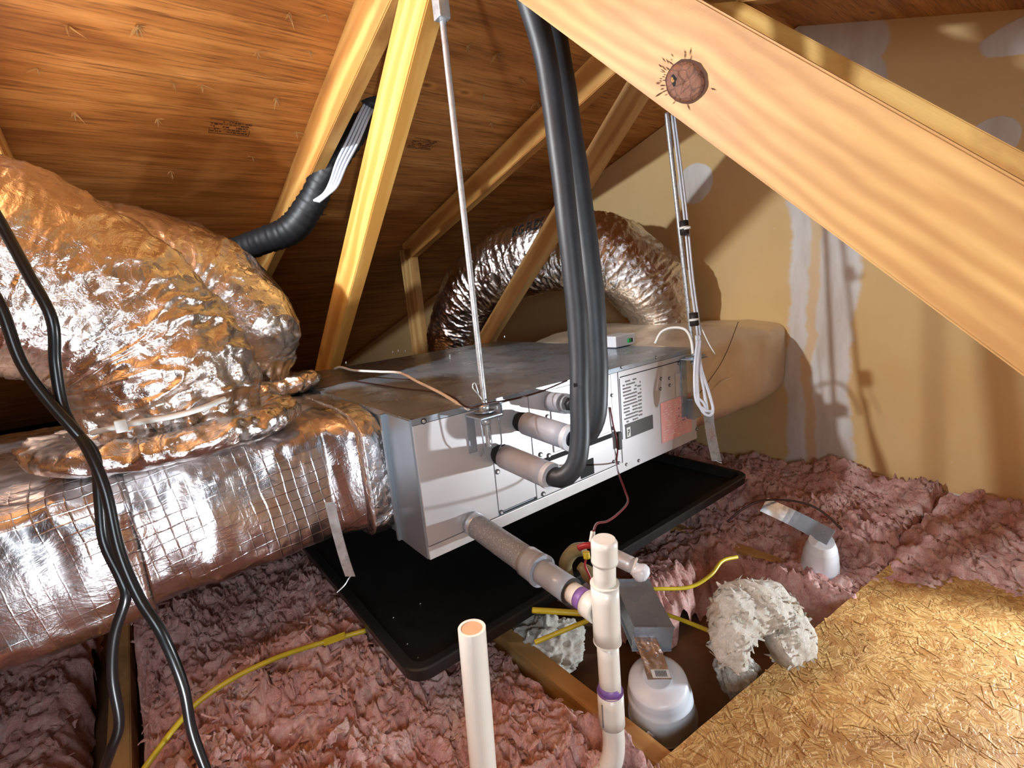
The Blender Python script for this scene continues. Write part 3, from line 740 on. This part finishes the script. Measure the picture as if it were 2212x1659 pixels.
curl([P(1600, 1450, .93), P(1580, 1385, .95), P(1590, 1325, .99), P(1640, 1300, 1.02), P(1695, 1325, 1.03), P(1712, 1370, 1.0), P(1680, 1410, .97)], [.014, .026, .031, .033, .033, .029, .016], 'curled white insulation tuft beside the corner of the strand board', 2.0)
clump(1595, 1462, -.64, .042, 5.0, 'small white insulation scrap hanging below the curled tuft', (.7, 1, 1.2))
clump(1180, 1395, -.66, .085, 8.0, 'grey white insulation lump under the front edge of the pan', (1, .9, .7))

# ------------------------------------------------------------ strand board deck
osb = thing('strand_board', 'strand board sheet laid over the joists at lower right', 'board', (.6, -1, -.6))
e0, e1 = A(1410, 1659, 'Z', -.592), A(1880, 1255, 'Z', -.592)
sl = (e1.y-e0.y)/(e1.x-e0.x)
def ey(x): return e0.y+sl*(x-e0.x)
poly = [(-.3, -2.2), (WX-.01, -2.2), (WX-.01, ey(WX)), (e1.x, e1.y)]
for k in range(24):
    x = e1.x+(-.3-e1.x)*(k+1)/24; poly.append((x, ey(x)+.003*noise.noise(V((x*30, 0, 0)))))
vs = [(x, y, -.607) for x, y in poly]+[(x, y, -.592) for x, y in poly]; n = len(poly)
fs = [tuple(range(n))[::-1], tuple(range(n, 2*n))]+[(i, (i+1) % n, n+(i+1) % n, n+i) for i in range(n)]
adopt(osb, link('sheet', vs, fs, 'osb'))
# loose strands proud of the surface
vs = []; fs = []; rn = random.Random(12)
for k in range(1500):
    x = rn.uniform(.1, 1.6); y = rn.uniform(-1.3, ey(x)-.004) ; th = rn.uniform(0, 3.14); L = rn.uniform(.006, .026); w_ = rn.uniform(.0012, .004)
    if not (CAM.y-.6 < y): continue
    d = V((math.cos(th), math.sin(th), 0))*L; s_ = V((-math.sin(th), math.cos(th), 0))*w_; z0 = -.5918
    h1, h2 = rn.uniform(.0002, .0008), rn.uniform(.0002, .0008); c_ = V((x, y, z0)); b = len(vs)
    vs += [c_-d-s_, c_+d-s_*.6, c_+d*.9+s_+V((0, 0, h1)), c_-d*.9+s_*.7+V((0, 0, h2))]; fs.append((b, b+1, b+2, b+3))
o = link('loose_strands', vs, fs, 'osb'); o['kind'] = 'stuff'; adopt(osb, o)

# ------------------------------------------------------------ refrigerant lines
def lineset(name, label, base, sl_end, path, rb, n=70):
    r = thing(name, label, 'pipe', tuple(base))
    d = (sl_end-base).normalized()
    tube('tape_wrap', [base, base+d*.012, base+d*.035, base+d*.045], [.017, .024, .021, .018], 'dark', r, 8, 20, disp=lambda u, a, p: .003*noise.noise(p*90))
    tube('grey_sleeve', [base+d*.03, sl_end], .0265, 'sleeve', r, 4, 28)
    ring('sleeve_rim', sl_end-d*.004, d, .017, .0275, .012, 'sleeve_rim', r)
    tube('foam_tube', [sl_end-d*.01]+path, rb, 'foamtube', r, n, 24, disp=lambda u, a, p: .0012*noise.noise(p*14))
    return r
b1 = F_(1072, 978); s1 = F_(1186, 1027, -.165)
e = lambda x, y, d: P(x, y, d)
dd = 1.0
L1 = lineset('refrigerant_line', 'nearer black foam pipe, curling up from the lower grey sleeve', b1, s1,
     [P(1212, 1032, .965), P(1240, 1010, .955), P(1252, 960, .95), P(1252, 850, .95), P(1248, 700, .95), P(1228, 500, .93), P(1205, 300, .91), P(1180, 130, .89), P(1150, 20, .87), P(1110, -90, .86), P(1040, -260, .86)], [.020, .0195, .0205, .021, .021, .022, .024])
b2 = F_(1118, 908); s2 = F_(1228, 945, -.155)
L2 = lineset('refrigerant_line', 'farther black foam pipe, curling up from the upper grey sleeve', b2, s2,
     [P(1262, 945, 1.05), P(1283, 915, 1.04), P(1291, 860, 1.03), P(1290, 760, 1.02), P(1279, 620, 1.01), P(1256, 440, 1.0), P(1232, 280, .98), P(1210, 140, .96), P(1185, 20, .94), P(1140, -100, .93), P(1050, -270, .93)], [.021, .022, .0235, .0235, .024, .024, .025])
for (x, y) in [(1245, 827), (1262, 868), (1262, 912)]:
    pass
nk = P(1243, 828, .928); adopt(L1, link('foam_nick', [nk+RIGHT*.004, nk-RIGHT*.004, nk-RIGHT*.003+DOWN*.008, nk+RIGHT*.004+DOWN*.006], [(0, 1, 2, 3)], 'dark'))

# ------------------------------------------------------------ condensate drain
dr = thing('condensate_drain', 'white PVC tee with riser fed by a grey insulated drain from the unit', 'pipe', tuple(P(1320, 1600, .72)))
db = F_(1018, 1128); dt = P(1292, 1318, .765); ddv = (dt-db).normalized(); LL = (dt-db).length
def along(px): # point on drain axis nearest the pixel column
    best = min(range(101), key=lambda k: abs(proj(db+ddv*LL*k/100)-px)); return db+ddv*LL*best/100
def proj(p): c = p-CAM; z = c.dot(FWD); return 1106+F*c.dot(RIGHT)/z
tube('escutcheon', [db, db-V((0, .014, 0))], [.026, .023], 'galv', dr, 3, 28)
tube('clamp_band', [db+ddv*.01+DOWN*-.0, db+ddv*.03], .0265, 'zinc', dr, 3, 28)
tube('insulated_section', [db+ddv*.02, along(1148)], .0255, 'speckle', dr, 12, 28, disp=lambda u, a, p: .0012*noise.noise(p*60)*min(1, (1-u)*20))
tube('grey_coupling', [along(1140), along(1168)], .0285, 'greypvc', dr, 3, 28)
ring('coupling_rim', along(1168)-ddv*.002, ddv, .021, .030, .006, 'greypvc', dr)
tube('grey_reducer', [along(1160), along(1234)], .0225, 'greypvc', dr, 3, 28)
ring('rubber_rim', along(1234)-ddv*.001, ddv, .0150, .0228, .0015, 'ink', dr)
tube('white_branch', [along(1230), dt], .0175, 'pvc', dr, 3, 28)
tube('primer_band', [along(1252), along(1266)], .0178, 'purple', dr, 3, 28)
tube('tee_branch', [along(1268), dt], .0222, 'pvc', dr, 3, 28)
tA, tB = P(1306, 1262, .745), P(1312, 1382, .765)
tube('tee_body', [tA, tB], .0215, 'pvc', dr, 4, 32); tv = (tB-tA).normalized()
ring('tee_rim', tA-tv*.001, -tv, .0165, .0222, .002, 'pvc', dr); ring('tee_rim', tB, tv, .0165, .0222, .002, 'pvc', dr)
cA, cB = P(1305, 1168, .722), P(1306, 1212, .732)
tube('riser', [P(1305, 1180, .726), tA+tv*.005], .0172, 'pvc', dr, 3, 28)
tube('end_cap', [cA-tv*.003, cA, cB], [.0165, .0198, .0198, .0198, .0198, .0205], 'pvc', dr, 10, 32)
tube('trap_pipe', [tB-tv*.005, P(1319, 1500, .78)], .0172, 'pvc', dr, 3, 28)
tube('primer_band', [P(1316.5, 1478, .777), P(1318, 1494, .779)], .0176, 'purple', dr, 2, 28)
kA, kB = P(1318, 1493, .778), P(1322, 1562, .785)
tube('coupling', [kA, kB], .0208, 'pvc', dr, 3, 30); ring('primer_band', kA-tv*.0005, -tv, .0168, .0210, .001, 'purple', dr)
tube('lower_bend', [kB-tv*.004, P(1326, 1600, .79), P(1322, 1640, .79), P(1304, 1675, .79), P(1270, 1705, .79), P(1200, 1730, .79)], .0178, 'pvc', dr, 20, 28)
mk = P(1299, 1518, .765); q_ = []
for k in range(5): q_.append(mk+DOWN*(.004*k)+RIGHT*(-.0005*k)-FWD*.0022)
tube('pipe_print', [mk-FWD*.0065, mk+DOWN*.034-FWD*.0065+RIGHT*.002], .0013, 'greyink', dr, 3, 6)
st = thing('pvc_standpipe', 'open-topped white PVC pipe standing alone in front of the pan', 'pipe', tuple(P(1060, 1830, .64)))
sA, sB = P(1019, 1356, .60), P(1062, 1880, .66); sv = (sA-sB).normalized()
ring('pipe_wall', sB, sv, .0135, .0172, (sA-sB).length, 'pvc', st, 40)
tube('pipe_inside', [sA-sv*.0008, sA-sv*.05], .0136, 'pvc_in', st, 3, 30)
tube('pipe_inside', [sA-sv*.012, sA-sv*.013], .0136, 'pvc_in', st, 1, 30)

# ------------------------------------------------------------ hanger rods
def rod(name, label, a, b, r=.0052):
    t_ = thing(name, label, 'threaded rod', tuple(b)); d = (b-a).normalized()
    def th(u, an, p): return .00004*math.sin((u*(b-a).length/.004)*2*math.pi+an)
    vs, fs = sweep([a, b], r, 220, 10, True, th); adopt(t_, link('threaded_shaft', vs, fs, 'zinc', smooth=True)); return t_, d
def hexnut(p, d, r, h, root, m='zinc'): return tube('nut', [p, p+d*h], r, m, root, 1, 6)
bp = F_(1047, 893, -.028)
r1, dv = rod('hanger_rod', 'zinc threaded hanger rod on the near left corner bracket of the unit', P(952, 5, .93), F_(1057, 965, -.03), .0062)
tp = P(953, 18, .925)
box('rod_clamp', tuple(tp-V((.012, .012, .02))), tuple(tp+V((.012, .012, .022))), 'zinc', .002, r1)
hexnut(bp-dv*.020, dv, .0115, .014, r1); hexnut(bp+dv*.010, dv, .0115, .014, r1)
disc('washer', bp-dv*.006, dv, .022, .003, 'galv', r1); disc('washer', bp+dv*.006, dv, .022, .003, 'galv', r1)
tube('twisted_wire', [bp-dv*.01+V((.004, -.006, 0)), bp+V((-.012, -.006, .04)), bp+V((-.026, -.004, .062)), bp+V((-.020, -.006, .07)), bp+V((-.014, -.006, .045))], .0014, 'zinc', r1, 24, 6)
br = thing('mounting_bracket', 'galvanized angle bracket under the nut of the near left hanger rod', 'bracket', tuple(bp))
box('arm', (bp.x-.034, -.062, bp.z-.003), (bp.x+.022, -.003, bp.z+.001), 'galv', .001, br)
vs = []; 
for k, (xx) in enumerate((bp.x-.034, bp.x+.012)):
    a = V((xx, -.060, bp.z-.002)); b = V((xx+.004, -.056, bp.z-.062)); c_ = V((xx+.012, -.03, bp.z-.088))
    tube('edge_strip', [a, b, c_], .0016, 'galv', br, 8, 6)
box('back_plate', (bp.x-.034, -.007, bp.z-.085), (bp.x-.014, -.003, bp.z+.002), 'galv', .001, br)
box('side_hook', (bp.x+.03, -.010, bp.z-.022), (bp.x+.062, -.003, bp.z-.019), 'galv', .001, br)
box('side_hook', (bp.x+.03, -.010, bp.z+.004), (bp.x+.062, -.003, bp.z+.007), 'galv', .001, br)
box('side_hook', (bp.x+.059, -.010, bp.z-.02), (bp.x+.062, -.003, bp.z+.006), 'galv', .001, br)
bp2 = F_(1502, 770, -.035)
r2, dv2 = rod('hanger_rod', 'zinc threaded hanger rod with cables taped along it, near the drywall', P(1440, 244, 1.40), bp2+V((.004, 0, -.075)), .0068)
hexnut(bp2-dv2*.016, dv2, .012, .013, r2); disc('washer', bp2-dv2*.002, dv2, .03, .005, 'galv', r2, 28); hexnut(bp2+dv2*.008, dv2, .016, .014, r2)
br2 = thing('mounting_bracket', 'galvanized bracket at the far right corner of the unit', 'bracket', tuple(bp2))
box('arm', (bp2.x-.04, -.06, bp2.z-.006), (bp2.x+.03, -.002, bp2.z-.003), 'galv', .001, br2)
box('back_plate', (bp2.x-.035, -.010, bp2.z-.19), (bp2.x-.008, -.004, bp2.z-.002), 'galv', .001, br2)
box('foot_plate', (bp2.x-.01, -.03, bp2.z-.20), (bp2.x+.035, -.002, bp2.z-.135), 'galv', .002, br2)
# cables taped along rod 2
cb = thing('cable_bundle', 'silver grey cables strapped along the right hanger rod and looped below it', 'cable', tuple(bp2))
for k, ox in enumerate((7, 13)):
    tube('cable', [P(1445+ox*.9, 248, 1.395), P(1468+ox, 440, 1.40), P(1484+ox, 600, 1.41), P(1496+ox, 690, 1.42), P(1500+ox, 725, 1.42)], .0035, 'cable_silver', cb, 20, 8)
for k, (w2, h2, o2) in enumerate(((18, 150, 0), (26, 160, 8), (12, 135, 12), (30, 150, -4))):
    x0 = 1506+o2*.4
    tube('loop', [P(x0, 725, 1.42), P(x0+w2*.2, 790, 1.405), P(x0+w2*.9, 850, 1.395), P(x0+w2*1.2, 870+h2*.1, 1.39), P(x0+w2*.9, 738+h2, 1.39), P(x0+w2*.35, 730+h2, 1.39), P(x0-2, 860, 1.39), P(x0-4, 800, 1.40), P(x0+2, 735, 1.41)], .0042, 'cable_silver', cb, 50, 8)
for (px, py) in ((1476, 492), (1497, 690)):
    a, b = P(px+1, py-14, 1.39), P(px+3, py+14, 1.39)
    tube('black_tape', [a, b], .0125, 'ink', cb, 2, 16); tube('cable_tie', [P(px-3, py+1, 1.385), P(px+7, py, 1.385)], .005, 'offwhite', cb, 2, 10)
    ring('tie_loop', (a+b)/2-dv2*.003, dv2, .0128, .0142, .006, 'offwhite', cb, 20)
tube('tie_tail', [P(1478, 494, 1.37), P(1492, 491, 1.36)], .004, 'offwhite', cb, 3, 8)
tube('loose_end', [P(1512, 700, 1.41), P(1530, 740, 1.40), P(1545, 765, 1.40)], .002, 'offwhite', cb, 10, 6)
# control box on the unit
cbp = A(1335, 752, 'Z', 0.0)
kb = thing('control_box', 'small white plastic box with a green terminal on top of the unit', 'box', tuple(cbp))
x0, y0 = cbp.x-.01, cbp.y
box('housing', (x0, y0, .002), (x0+.11, y0+.075, .042), 'white', .004, kb)
box('green_terminal', (x0+.062, y0-.006, .012), (x0+.078, y0+.002, .026), 'green', .001, kb)
box('terminal_slot', (x0+.079, y0-.004, .012), (x0+.089, y0+.001, .026), 'ink', .001, kb)
tag(tube('vent_tube', [P(1415, 742, 1.5), P(1428, 718, 1.49), P(1452, 708, 1.47), P(1480, 712, 1.45), P(1493, 735, 1.43), P(1497, 765, 1.42)], .0042, 'offwhite', n=30, seg=10), 'white cable arching from the small control box to the right rod', 'cable')
# strap hangers
def ribbon(name, pts, wdir, w_, m, root=None, n=20):
    c = spline(pts, n); wv_ = V(wdir).normalized()*w_/2; T, N = frames(c); vs = []; fs = []
    for p, t_ in zip(c, T):
        th = t_.cross(wv_).normalized()*.0009
        vs += [p-wv_-th, p+wv_-th, p+wv_+th, p-wv_+th]
    for i in range(n):
        for k in range(4):
            q = (k+1) % 4; fs.append((i*4+k, i*4+q, (i+1)*4+q, (i+1)*4+k))
    fs += [(3, 2, 1, 0), (n*4, n*4+1, n*4+2, n*4+3)]
    o = link(name, vs, fs, m)
    if root: adopt(root, o)
    return o
s0 = thing('metal_strap', 'bent galvanized strap hanging off the left plenum onto the pan rim', 'strap', tuple(P(735, 1275, 1.0)))
ribbon('strap_band', [P(712, 1085, .99), P(728, 1150, .985), P(745, 1210, .98), P(757, 1245, .98)], RIGHT, .020, 'zinc', s0)
ribbon('strap_foot', [P(757, 1245, .98), P(748, 1260, .975), P(732, 1275, .97)], FWD, .022, 'zinc', s0, 8)
s3 = thing('metal_strap', 'bent galvanized strap below the far right corner of the unit', 'strap', tuple(P(1545, 995, 1.48)))
ribbon('strap_band', [P(1530, 885, 1.48), P(1533, 920, 1.48), P(1540, 960, 1.47), P(1548, 996, 1.47)], RIGHT, .030, 'zinc', s3)
ribbon('strap_foot', [P(1548, 996, 1.47), P(1556, 999, 1.46)], FWD, .02, 'zinc', s3, 4)

# ------------------------------------------------------------ cords and wires
def cord(name, label, pts, r, m, n=80, cat='cable', seg=12): return tag(tube(name, pts, r, m, n=n, seg=seg), label, cat)
cord('power_cord', 'thick black power cord, the one ending further right at the bottom edge', [P(-60, 380, .55), P(0, 480, .57), P(60, 590, .58), P(112, 690, .59), P(120, 790, .60), P(140, 890, .605), P(190, 970, .60), P(228, 1060, .60), P(258, 1190, .60), P(300, 1290, .60), P(350, 1370, .60), P(395, 1480, .61), P(415, 1580, .62), P(455, 1690, .63)], .0062, 'cord')
cord('power_cord', 'thick black power cord, the one ending further left at the bottom edge', [P(-60, 560, .56), P(0, 660, .57), P(45, 780, .58), P(100, 860, .59), P(165, 935, .60), P(205, 985, .61), P(215, 1080, .615), P(225, 1170, .615), P(262, 1250, .615), P(272, 1290, .615), P(248, 1370, .62), P(243, 1460, .63), P(258, 1560, .64), P(240, 1620, .64), P(215, 1690, .65)], .0062, 'cord')
o = cord('nylon_strap', 'pale nylon tie pulled round the collar of the largest duct', [P(px, py, d_) for (px, py), d_ in zip([(200, 935), (240, 925), (300, 912), (370, 900), (430, 884), (485, 862)], (.80, .785, .78, .785, .80, .85))], .0048, 'tie', cat='strap')
lk = P(262, 920, .775)
hd = box('tie_head', tuple(lk-V((.008, .006, .010))), tuple(lk+V((.008, .006, .010))), 'tie', .002); hd.parent = o
cord('cream_cable', 'cream cable lying along the top of the unit to the left bracket', [P(722, 797, 1.60), P(735, 793, 1.58), P(765, 800, 1.55), P(820, 803, 1.47), P(865, 806, 1.40), P(905, 826, 1.28), P(950, 848, 1.16), P(990, 872, 1.06), P(1012, 884, 1.02)], .0038, 'cream')
cord('thin_wire', 'thin dark wire running along the front top edge of the unit', [A(760, 822, 'Z', .004), A(860, 838, 'Z', .004), A(960, 850, 'Z', .005), A(1010, 880, 'Z', .006), P(1050, 872, 1.0), P(1110, 862, 1.06), P(1170, 845, 1.12), P(1225, 822, 1.18)], .0022, 'brownwire')
cord('red_wire', 'dark red wire dangling from the unit front down to the drain cap', [F_(1318, 880, -.006), F_(1324, 915, -.008), F_(1334, 960, -.012), F_(1332, 1000, -.012), P(1336, 1022, 1.16), P(1350, 1060, 1.10), P(1356, 1085, 1.05), P(1335, 1110, .98), P(1312, 1126, .92), P(1290, 1131, .86), P(1281, 1150, .80)], .0022, 'redbrown')
cc = F_(1337, 948, -.012); ob = box('wire_splice', (cc.x-.007, -.018, cc.z-.03), (cc.x+.007, -.006, cc.z+.02), 'ink', .003)
tag(ob, 'small black wire connector hanging on the unit front', 'connector')
cord('thin_wire', 'thin black wire looping over the pink insulation by the far lamp', [P(1571, 1127, 1.45), P(1600, 1103, 1.44), P(1640, 1083, 1.43), P(1690, 1080, 1.42), P(1740, 1088, 1.40), P(1780, 1108, 1.38), P(1818, 1144, 1.36)], .003, 'brownwire')
cord('yellow_cable', 'yellow cable curving across the foreground pink batt', [P(290, 1690, .86), P(330, 1635, .88), P(375, 1575, .92), P(430, 1515, .955), P(510, 1462, .995), P(600, 1420, 1.04), P(690, 1390, 1.09), P(790, 1362, 1.12)], .0055, 'yellow')
fl = P(735, 1378, 1.09); ribbon('cable_tag', [P(700, 1388, 1.085), P(745, 1372, 1.085)], DOWN, .016, 'yellow', None, 4).parent = bpy.data.objects[-1] if False else None
tag(bpy.data.objects['cable_tag'], 'short yellow flap lying on the cable left of the pan', 'tape')
cord('yellow_cable', 'upper flat yellow cable running from the pan edge to the drain tee', [P(1150, 1318, 1.06), P(1200, 1321, 1.05), P(1275, 1326, 1.04), P(1330, 1330, 1.03)], .0065, 'yellow')
cord('yellow_cable', 'lower yellow cable slanting over the grey insulation lump', [P(1155, 1388, 1.02), P(1210, 1365, 1.03), P(1275, 1338, 1.04), P(1310, 1322, 1.05)], .005, 'yellow')
cord('yellow_cable', 'yellow cable bending up into pink insulation right of the small knob', [P(1340, 1272, 1.12), P(1420, 1272, 1.13), P(1490, 1268, 1.15), P(1535, 1242, 1.17), P(1560, 1212, 1.2), P(1592, 1203, 1.22)], .0045, 'yellow')
cord('yellow_cable', 'yellow cable ending on the curled white tuft', [P(1425, 1322, 1.10), P(1480, 1342, 1.06), P(1540, 1366, 1.00), P(1580, 1383, .985), P(1612, 1397, .98)], .0045, 'yellow')
cord('yellow_cable', 'yellow cable end at the bottom edge beside the drain bend', [P(1346, 1590, .92), P(1352, 1630, .92), P(1368, 1690, .92)], .007, 'yellow')
wn_ = thing('wire_junction', 'olive cable ends with red and yellow connectors behind the drain cap', 'connector', tuple(P(1255, 1220, .92)))
tube('cable_end', [P(1225, 1245, .95), P(1222, 1215, .94), P(1240, 1190, .93), P(1262, 1186, .92)], .013, 'olive', wn_, 16, 14)
tube('cable_end', [P(1285, 1262, .90), P(1268, 1236, .90), P(1252, 1222, .90)], [.009, .014, .008], 'olive', wn_, 14, 14)
tube('red_connector', [P(1250, 1184, .90), P(1262, 1179, .895), P(1278, 1178, .89)], .006, 'red', wn_, 8, 10)
tube('yellow_connector', [P(1266, 1192, .885), P(1268, 1206, .885)], .0065, 'yellow', wn_, 4, 10)
tube('wire', [P(1266, 1205, .885), P(1264, 1222, .885), P(1274, 1245, .885), P(1278, 1262, .885)], .0022, 'red', wn_, 14, 6)
tube('wire', [P(1281, 1148, .80), P(1279, 1160, .80), P(1277, 1170, .80)], .004, 'offwhite', wn_, 6, 8)
fk = thing('float_switch', 'small white knob on a grey stub right of the drain cap', 'switch', tuple(P(1385, 1240, .95)))
tube('grey_stub', [P(1325, 1202, .97), P(1368, 1222, .955)], .016, 'rail', fk, 3, 20)
ring('stub_rim', P(1368, 1222, .955), (P(1368, 1222, .955)-P(1325, 1202, .97)).normalized(), .010, .0175, .004, 'cream', fk)
tube('knob', [P(1366, 1221, .95), P(1378, 1232, .945), P(1390, 1240, .94), P(1398, 1246, .938)], [.008, .012, .0165, .0185, .017, .010], 'white', fk, 14, 20)

# black pipe and cables behind the rafters
ff = thing('black_flex_pipe', 'black flexible pipe curving down behind the left pair of timbers', 'pipe', tuple(P(700, 400, 1.5)))
tube('pipe_body', [P(900, 60, 1.55), P(850, 150, 1.6), P(800, 230, 1.62), P(745, 315, 1.65), P(700, 385, 1.68), P(668, 445, 1.7), P(630, 495, 1.72), P(570, 520, 1.75), P(500, 545, 1.8)], [.04, .045, .045, .042, .045, .05, .045, .045], 'black', ff, 110, 20, disp=lambda u, a, p: .0022*math.sin(u*260)+.002*noise.noise(p*30))
tube('pipe_joint', [P(822, 195, 1.57), P(800, 238, 1.575)], .042, 'foamtube', ff, 4, 20)
sc_ = thing('cable_bundle', 'flat bundle of silver cables running down the black flexible pipe', 'cable', tuple(P(740, 300, 1.5)))
for k in range(4):
    q = k*7
    tube('cable', [P(803+q*.7, 198+q*.8, 1.56), P(780+q*.8, 240+q*.6, 1.55), P(752+q, 300+q*.4, 1.55), P(728+q*.95, 350+q*.3, 1.55), P(714+q*.7, 392+q*.4, 1.56), P(700+q*.4, 418+q*.1, 1.57), P(678+q*.5, 434+q*.1, 1.58)], .0045, 'cable_silver', sc_, 40, 8)

# ------------------------------------------------------------ recessed lamps
ld = thing('recessed_lamp', 'white recessed lamp housing with a barcode label between the joists', 'lamp', tuple(P(1440, 1600, 1.05)))
cT = P(1425, 1500, 1.0); ax = (P(1452, 1680, 1.12)-cT).normalized()
tube('white_housing', [cT-ax*.060, cT-ax*.045, cT-ax*.015, cT+ax*.03, cT+ax*.14], [.028, .058, .060, .064, .065, .066, .067, .068, .068, .068, .069, .069], 'white', ld, 60, 40)
ring('housing_band', cT+ax*.058, ax, .066, .0705, .004, 'galv', ld, 40)
u_ = (P(1425, 1465, .96)-P(1400, 1380, 1.0)); 
ribbon('mounting_arm', [P(1392, 1375, 1.0), P(1410, 1420, .97), P(1425, 1468, .935)], RIGHT, .046, 'foil_tape', ld, 10)
ribbon('barcode_label', [P(1424, 1446, .925), P(1430, 1464, .925)], RIGHT, .034, 'labelwhite', ld, 3)
for k in range(8):
    xx = 1415+k*3.2; ribbon('barcode_bar', [P(xx, 1449, .921), P(xx+3.4, 1461, .921)], RIGHT, .0012, 'ink', ld, 2)
jb = P(1395, 1335, 1.03)
bm = bmesh.new(); bmesh.ops.create_cube(bm, size=1)
dA = (P(1410, 1370, 1.0)-P(1370, 1285, 1.10)).normalized()
mt = Matrix((RIGHT, dA, RIGHT.cross(dA))).transposed().to_4x4(); mt.translation = P(1385, 1325, 1.06)
for v in bm.verts: v.co = mt @ V((v.co.x*.075, v.co.y*.13, v.co.z*.06))
bmesh.ops.bevel(bm, geom=list(bm.edges), offset=.003, segments=2, affect='EDGES')
o = fromb('junction_box', bm, 'galv'); adopt(ld, o)
ribbon('hanger_bar', [P(1365, 1570, 1.0), P(1388, 1600, .98), P(1410, 1690, .96)], RIGHT, .03, 'galv', ld, 10)
tube('spring_clip', [P(1385, 1640, .95), P(1397, 1592, .95), P(1408, 1592, .95), P(1425, 1650, .95)], .006, 'zinc', ld, 20, 8)
l2 = thing('recessed_lamp', 'white recessed lamp housing half buried in pink insulation by the drywall', 'lamp', tuple(P(1775, 1230, 1.32)))
c2 = P(1775, 1168, 1.30); a2 = (P(1768, 1260, 1.38)-c2).normalized()
tube('white_housing', [c2, c2+a2*.02, c2+a2*.06, c2+a2*.16], [.030, .038, .043, .046, .048, .05], 'white', l2, 30, 32)
ribbon('mounting_arm', [P(1650, 1090, 1.45), P(1715, 1120, 1.38), P(1795, 1162, 1.28)], DOWN+RIGHT*-.6, .045, 'galv', l2, 12)

# lettering laid on the arching duct
bpy.context.view_layer.update()
try:
    jk = d3_.children[0]; dgp = bpy.context.evaluated_depsgraph_get()
    from mathutils.bvhtree import BVHTree
    bvh = BVHTree.FromObject(jk, dgp); off = jk.matrix_world
    uL, uR = P(1105, 510, 1.8), P(1180, 488, 1.8); dx = (uR-uL)/.2; wtot = max(v.co.x for v in LETTER.vertices)
    me = LETTER.copy(); good = 0
    for v in me.vertices:
        fx = v.co.x/wtot; fy = v.co.y/.036
        px = 1104+fx*72; py = 512-fx*26-fy*20; r_ = ray(px, py).normalized()
        h = bvh.ray_cast(off.inverted() @ CAM, off.inverted().to_3x3() @ r_)
        if h[0] is not None:
            v.co = (off @ h[0])-r_*(.0035+(.001 if v.co.z > 0 else 0)); good += 1
    print('lettering', good, len(me.vertices))
    if good == len(me.vertices):
        o = bpy.data.objects.new('lettering', me); me.materials.clear(); me.materials.append(M['ink']); C.objects.link(o); adopt(d3_, o)
except Exception as ex: print('lettering', ex)

# the knot pieces belong to the wide web; the lettering to its duct's jacket
def under(part, root, names):
    inv = part.matrix_basis.inverted() if part.matrix_basis != Matrix() else Matrix()
    for k in list(root.children):
        if k.name.split('.')[0] in names: k.parent = part; k.matrix_parent_inverse = inv
under(bigweb, tr1, ('knot', 'knot_rim', 'knot_hole', 'wood_chip'))
under(d3_.children[0], d3_, ('lettering',))
for o in list(bpy.data.objects):
    if o.parent: continue
    g = {'roof_truss': 'pine roof trusses', 'flexible_duct': 'silver flexible ducts', 'power_cord': 'black power cords', 'hanger_rod': 'threaded hanger rods',
         'mounting_bracket': 'unit mounting brackets', 'yellow_cable': 'yellow cables in the insulation', 'insulation_batt': 'pink insulation batts',
         'insulation_tuft': 'white insulation tufts', 'refrigerant_line': 'black foam refrigerant lines', 'recessed_lamp': 'recessed lamp housings', 'metal_strap': 'bent metal straps'}.get(o.name.split('.')[0])
    if g: o['group'] = g
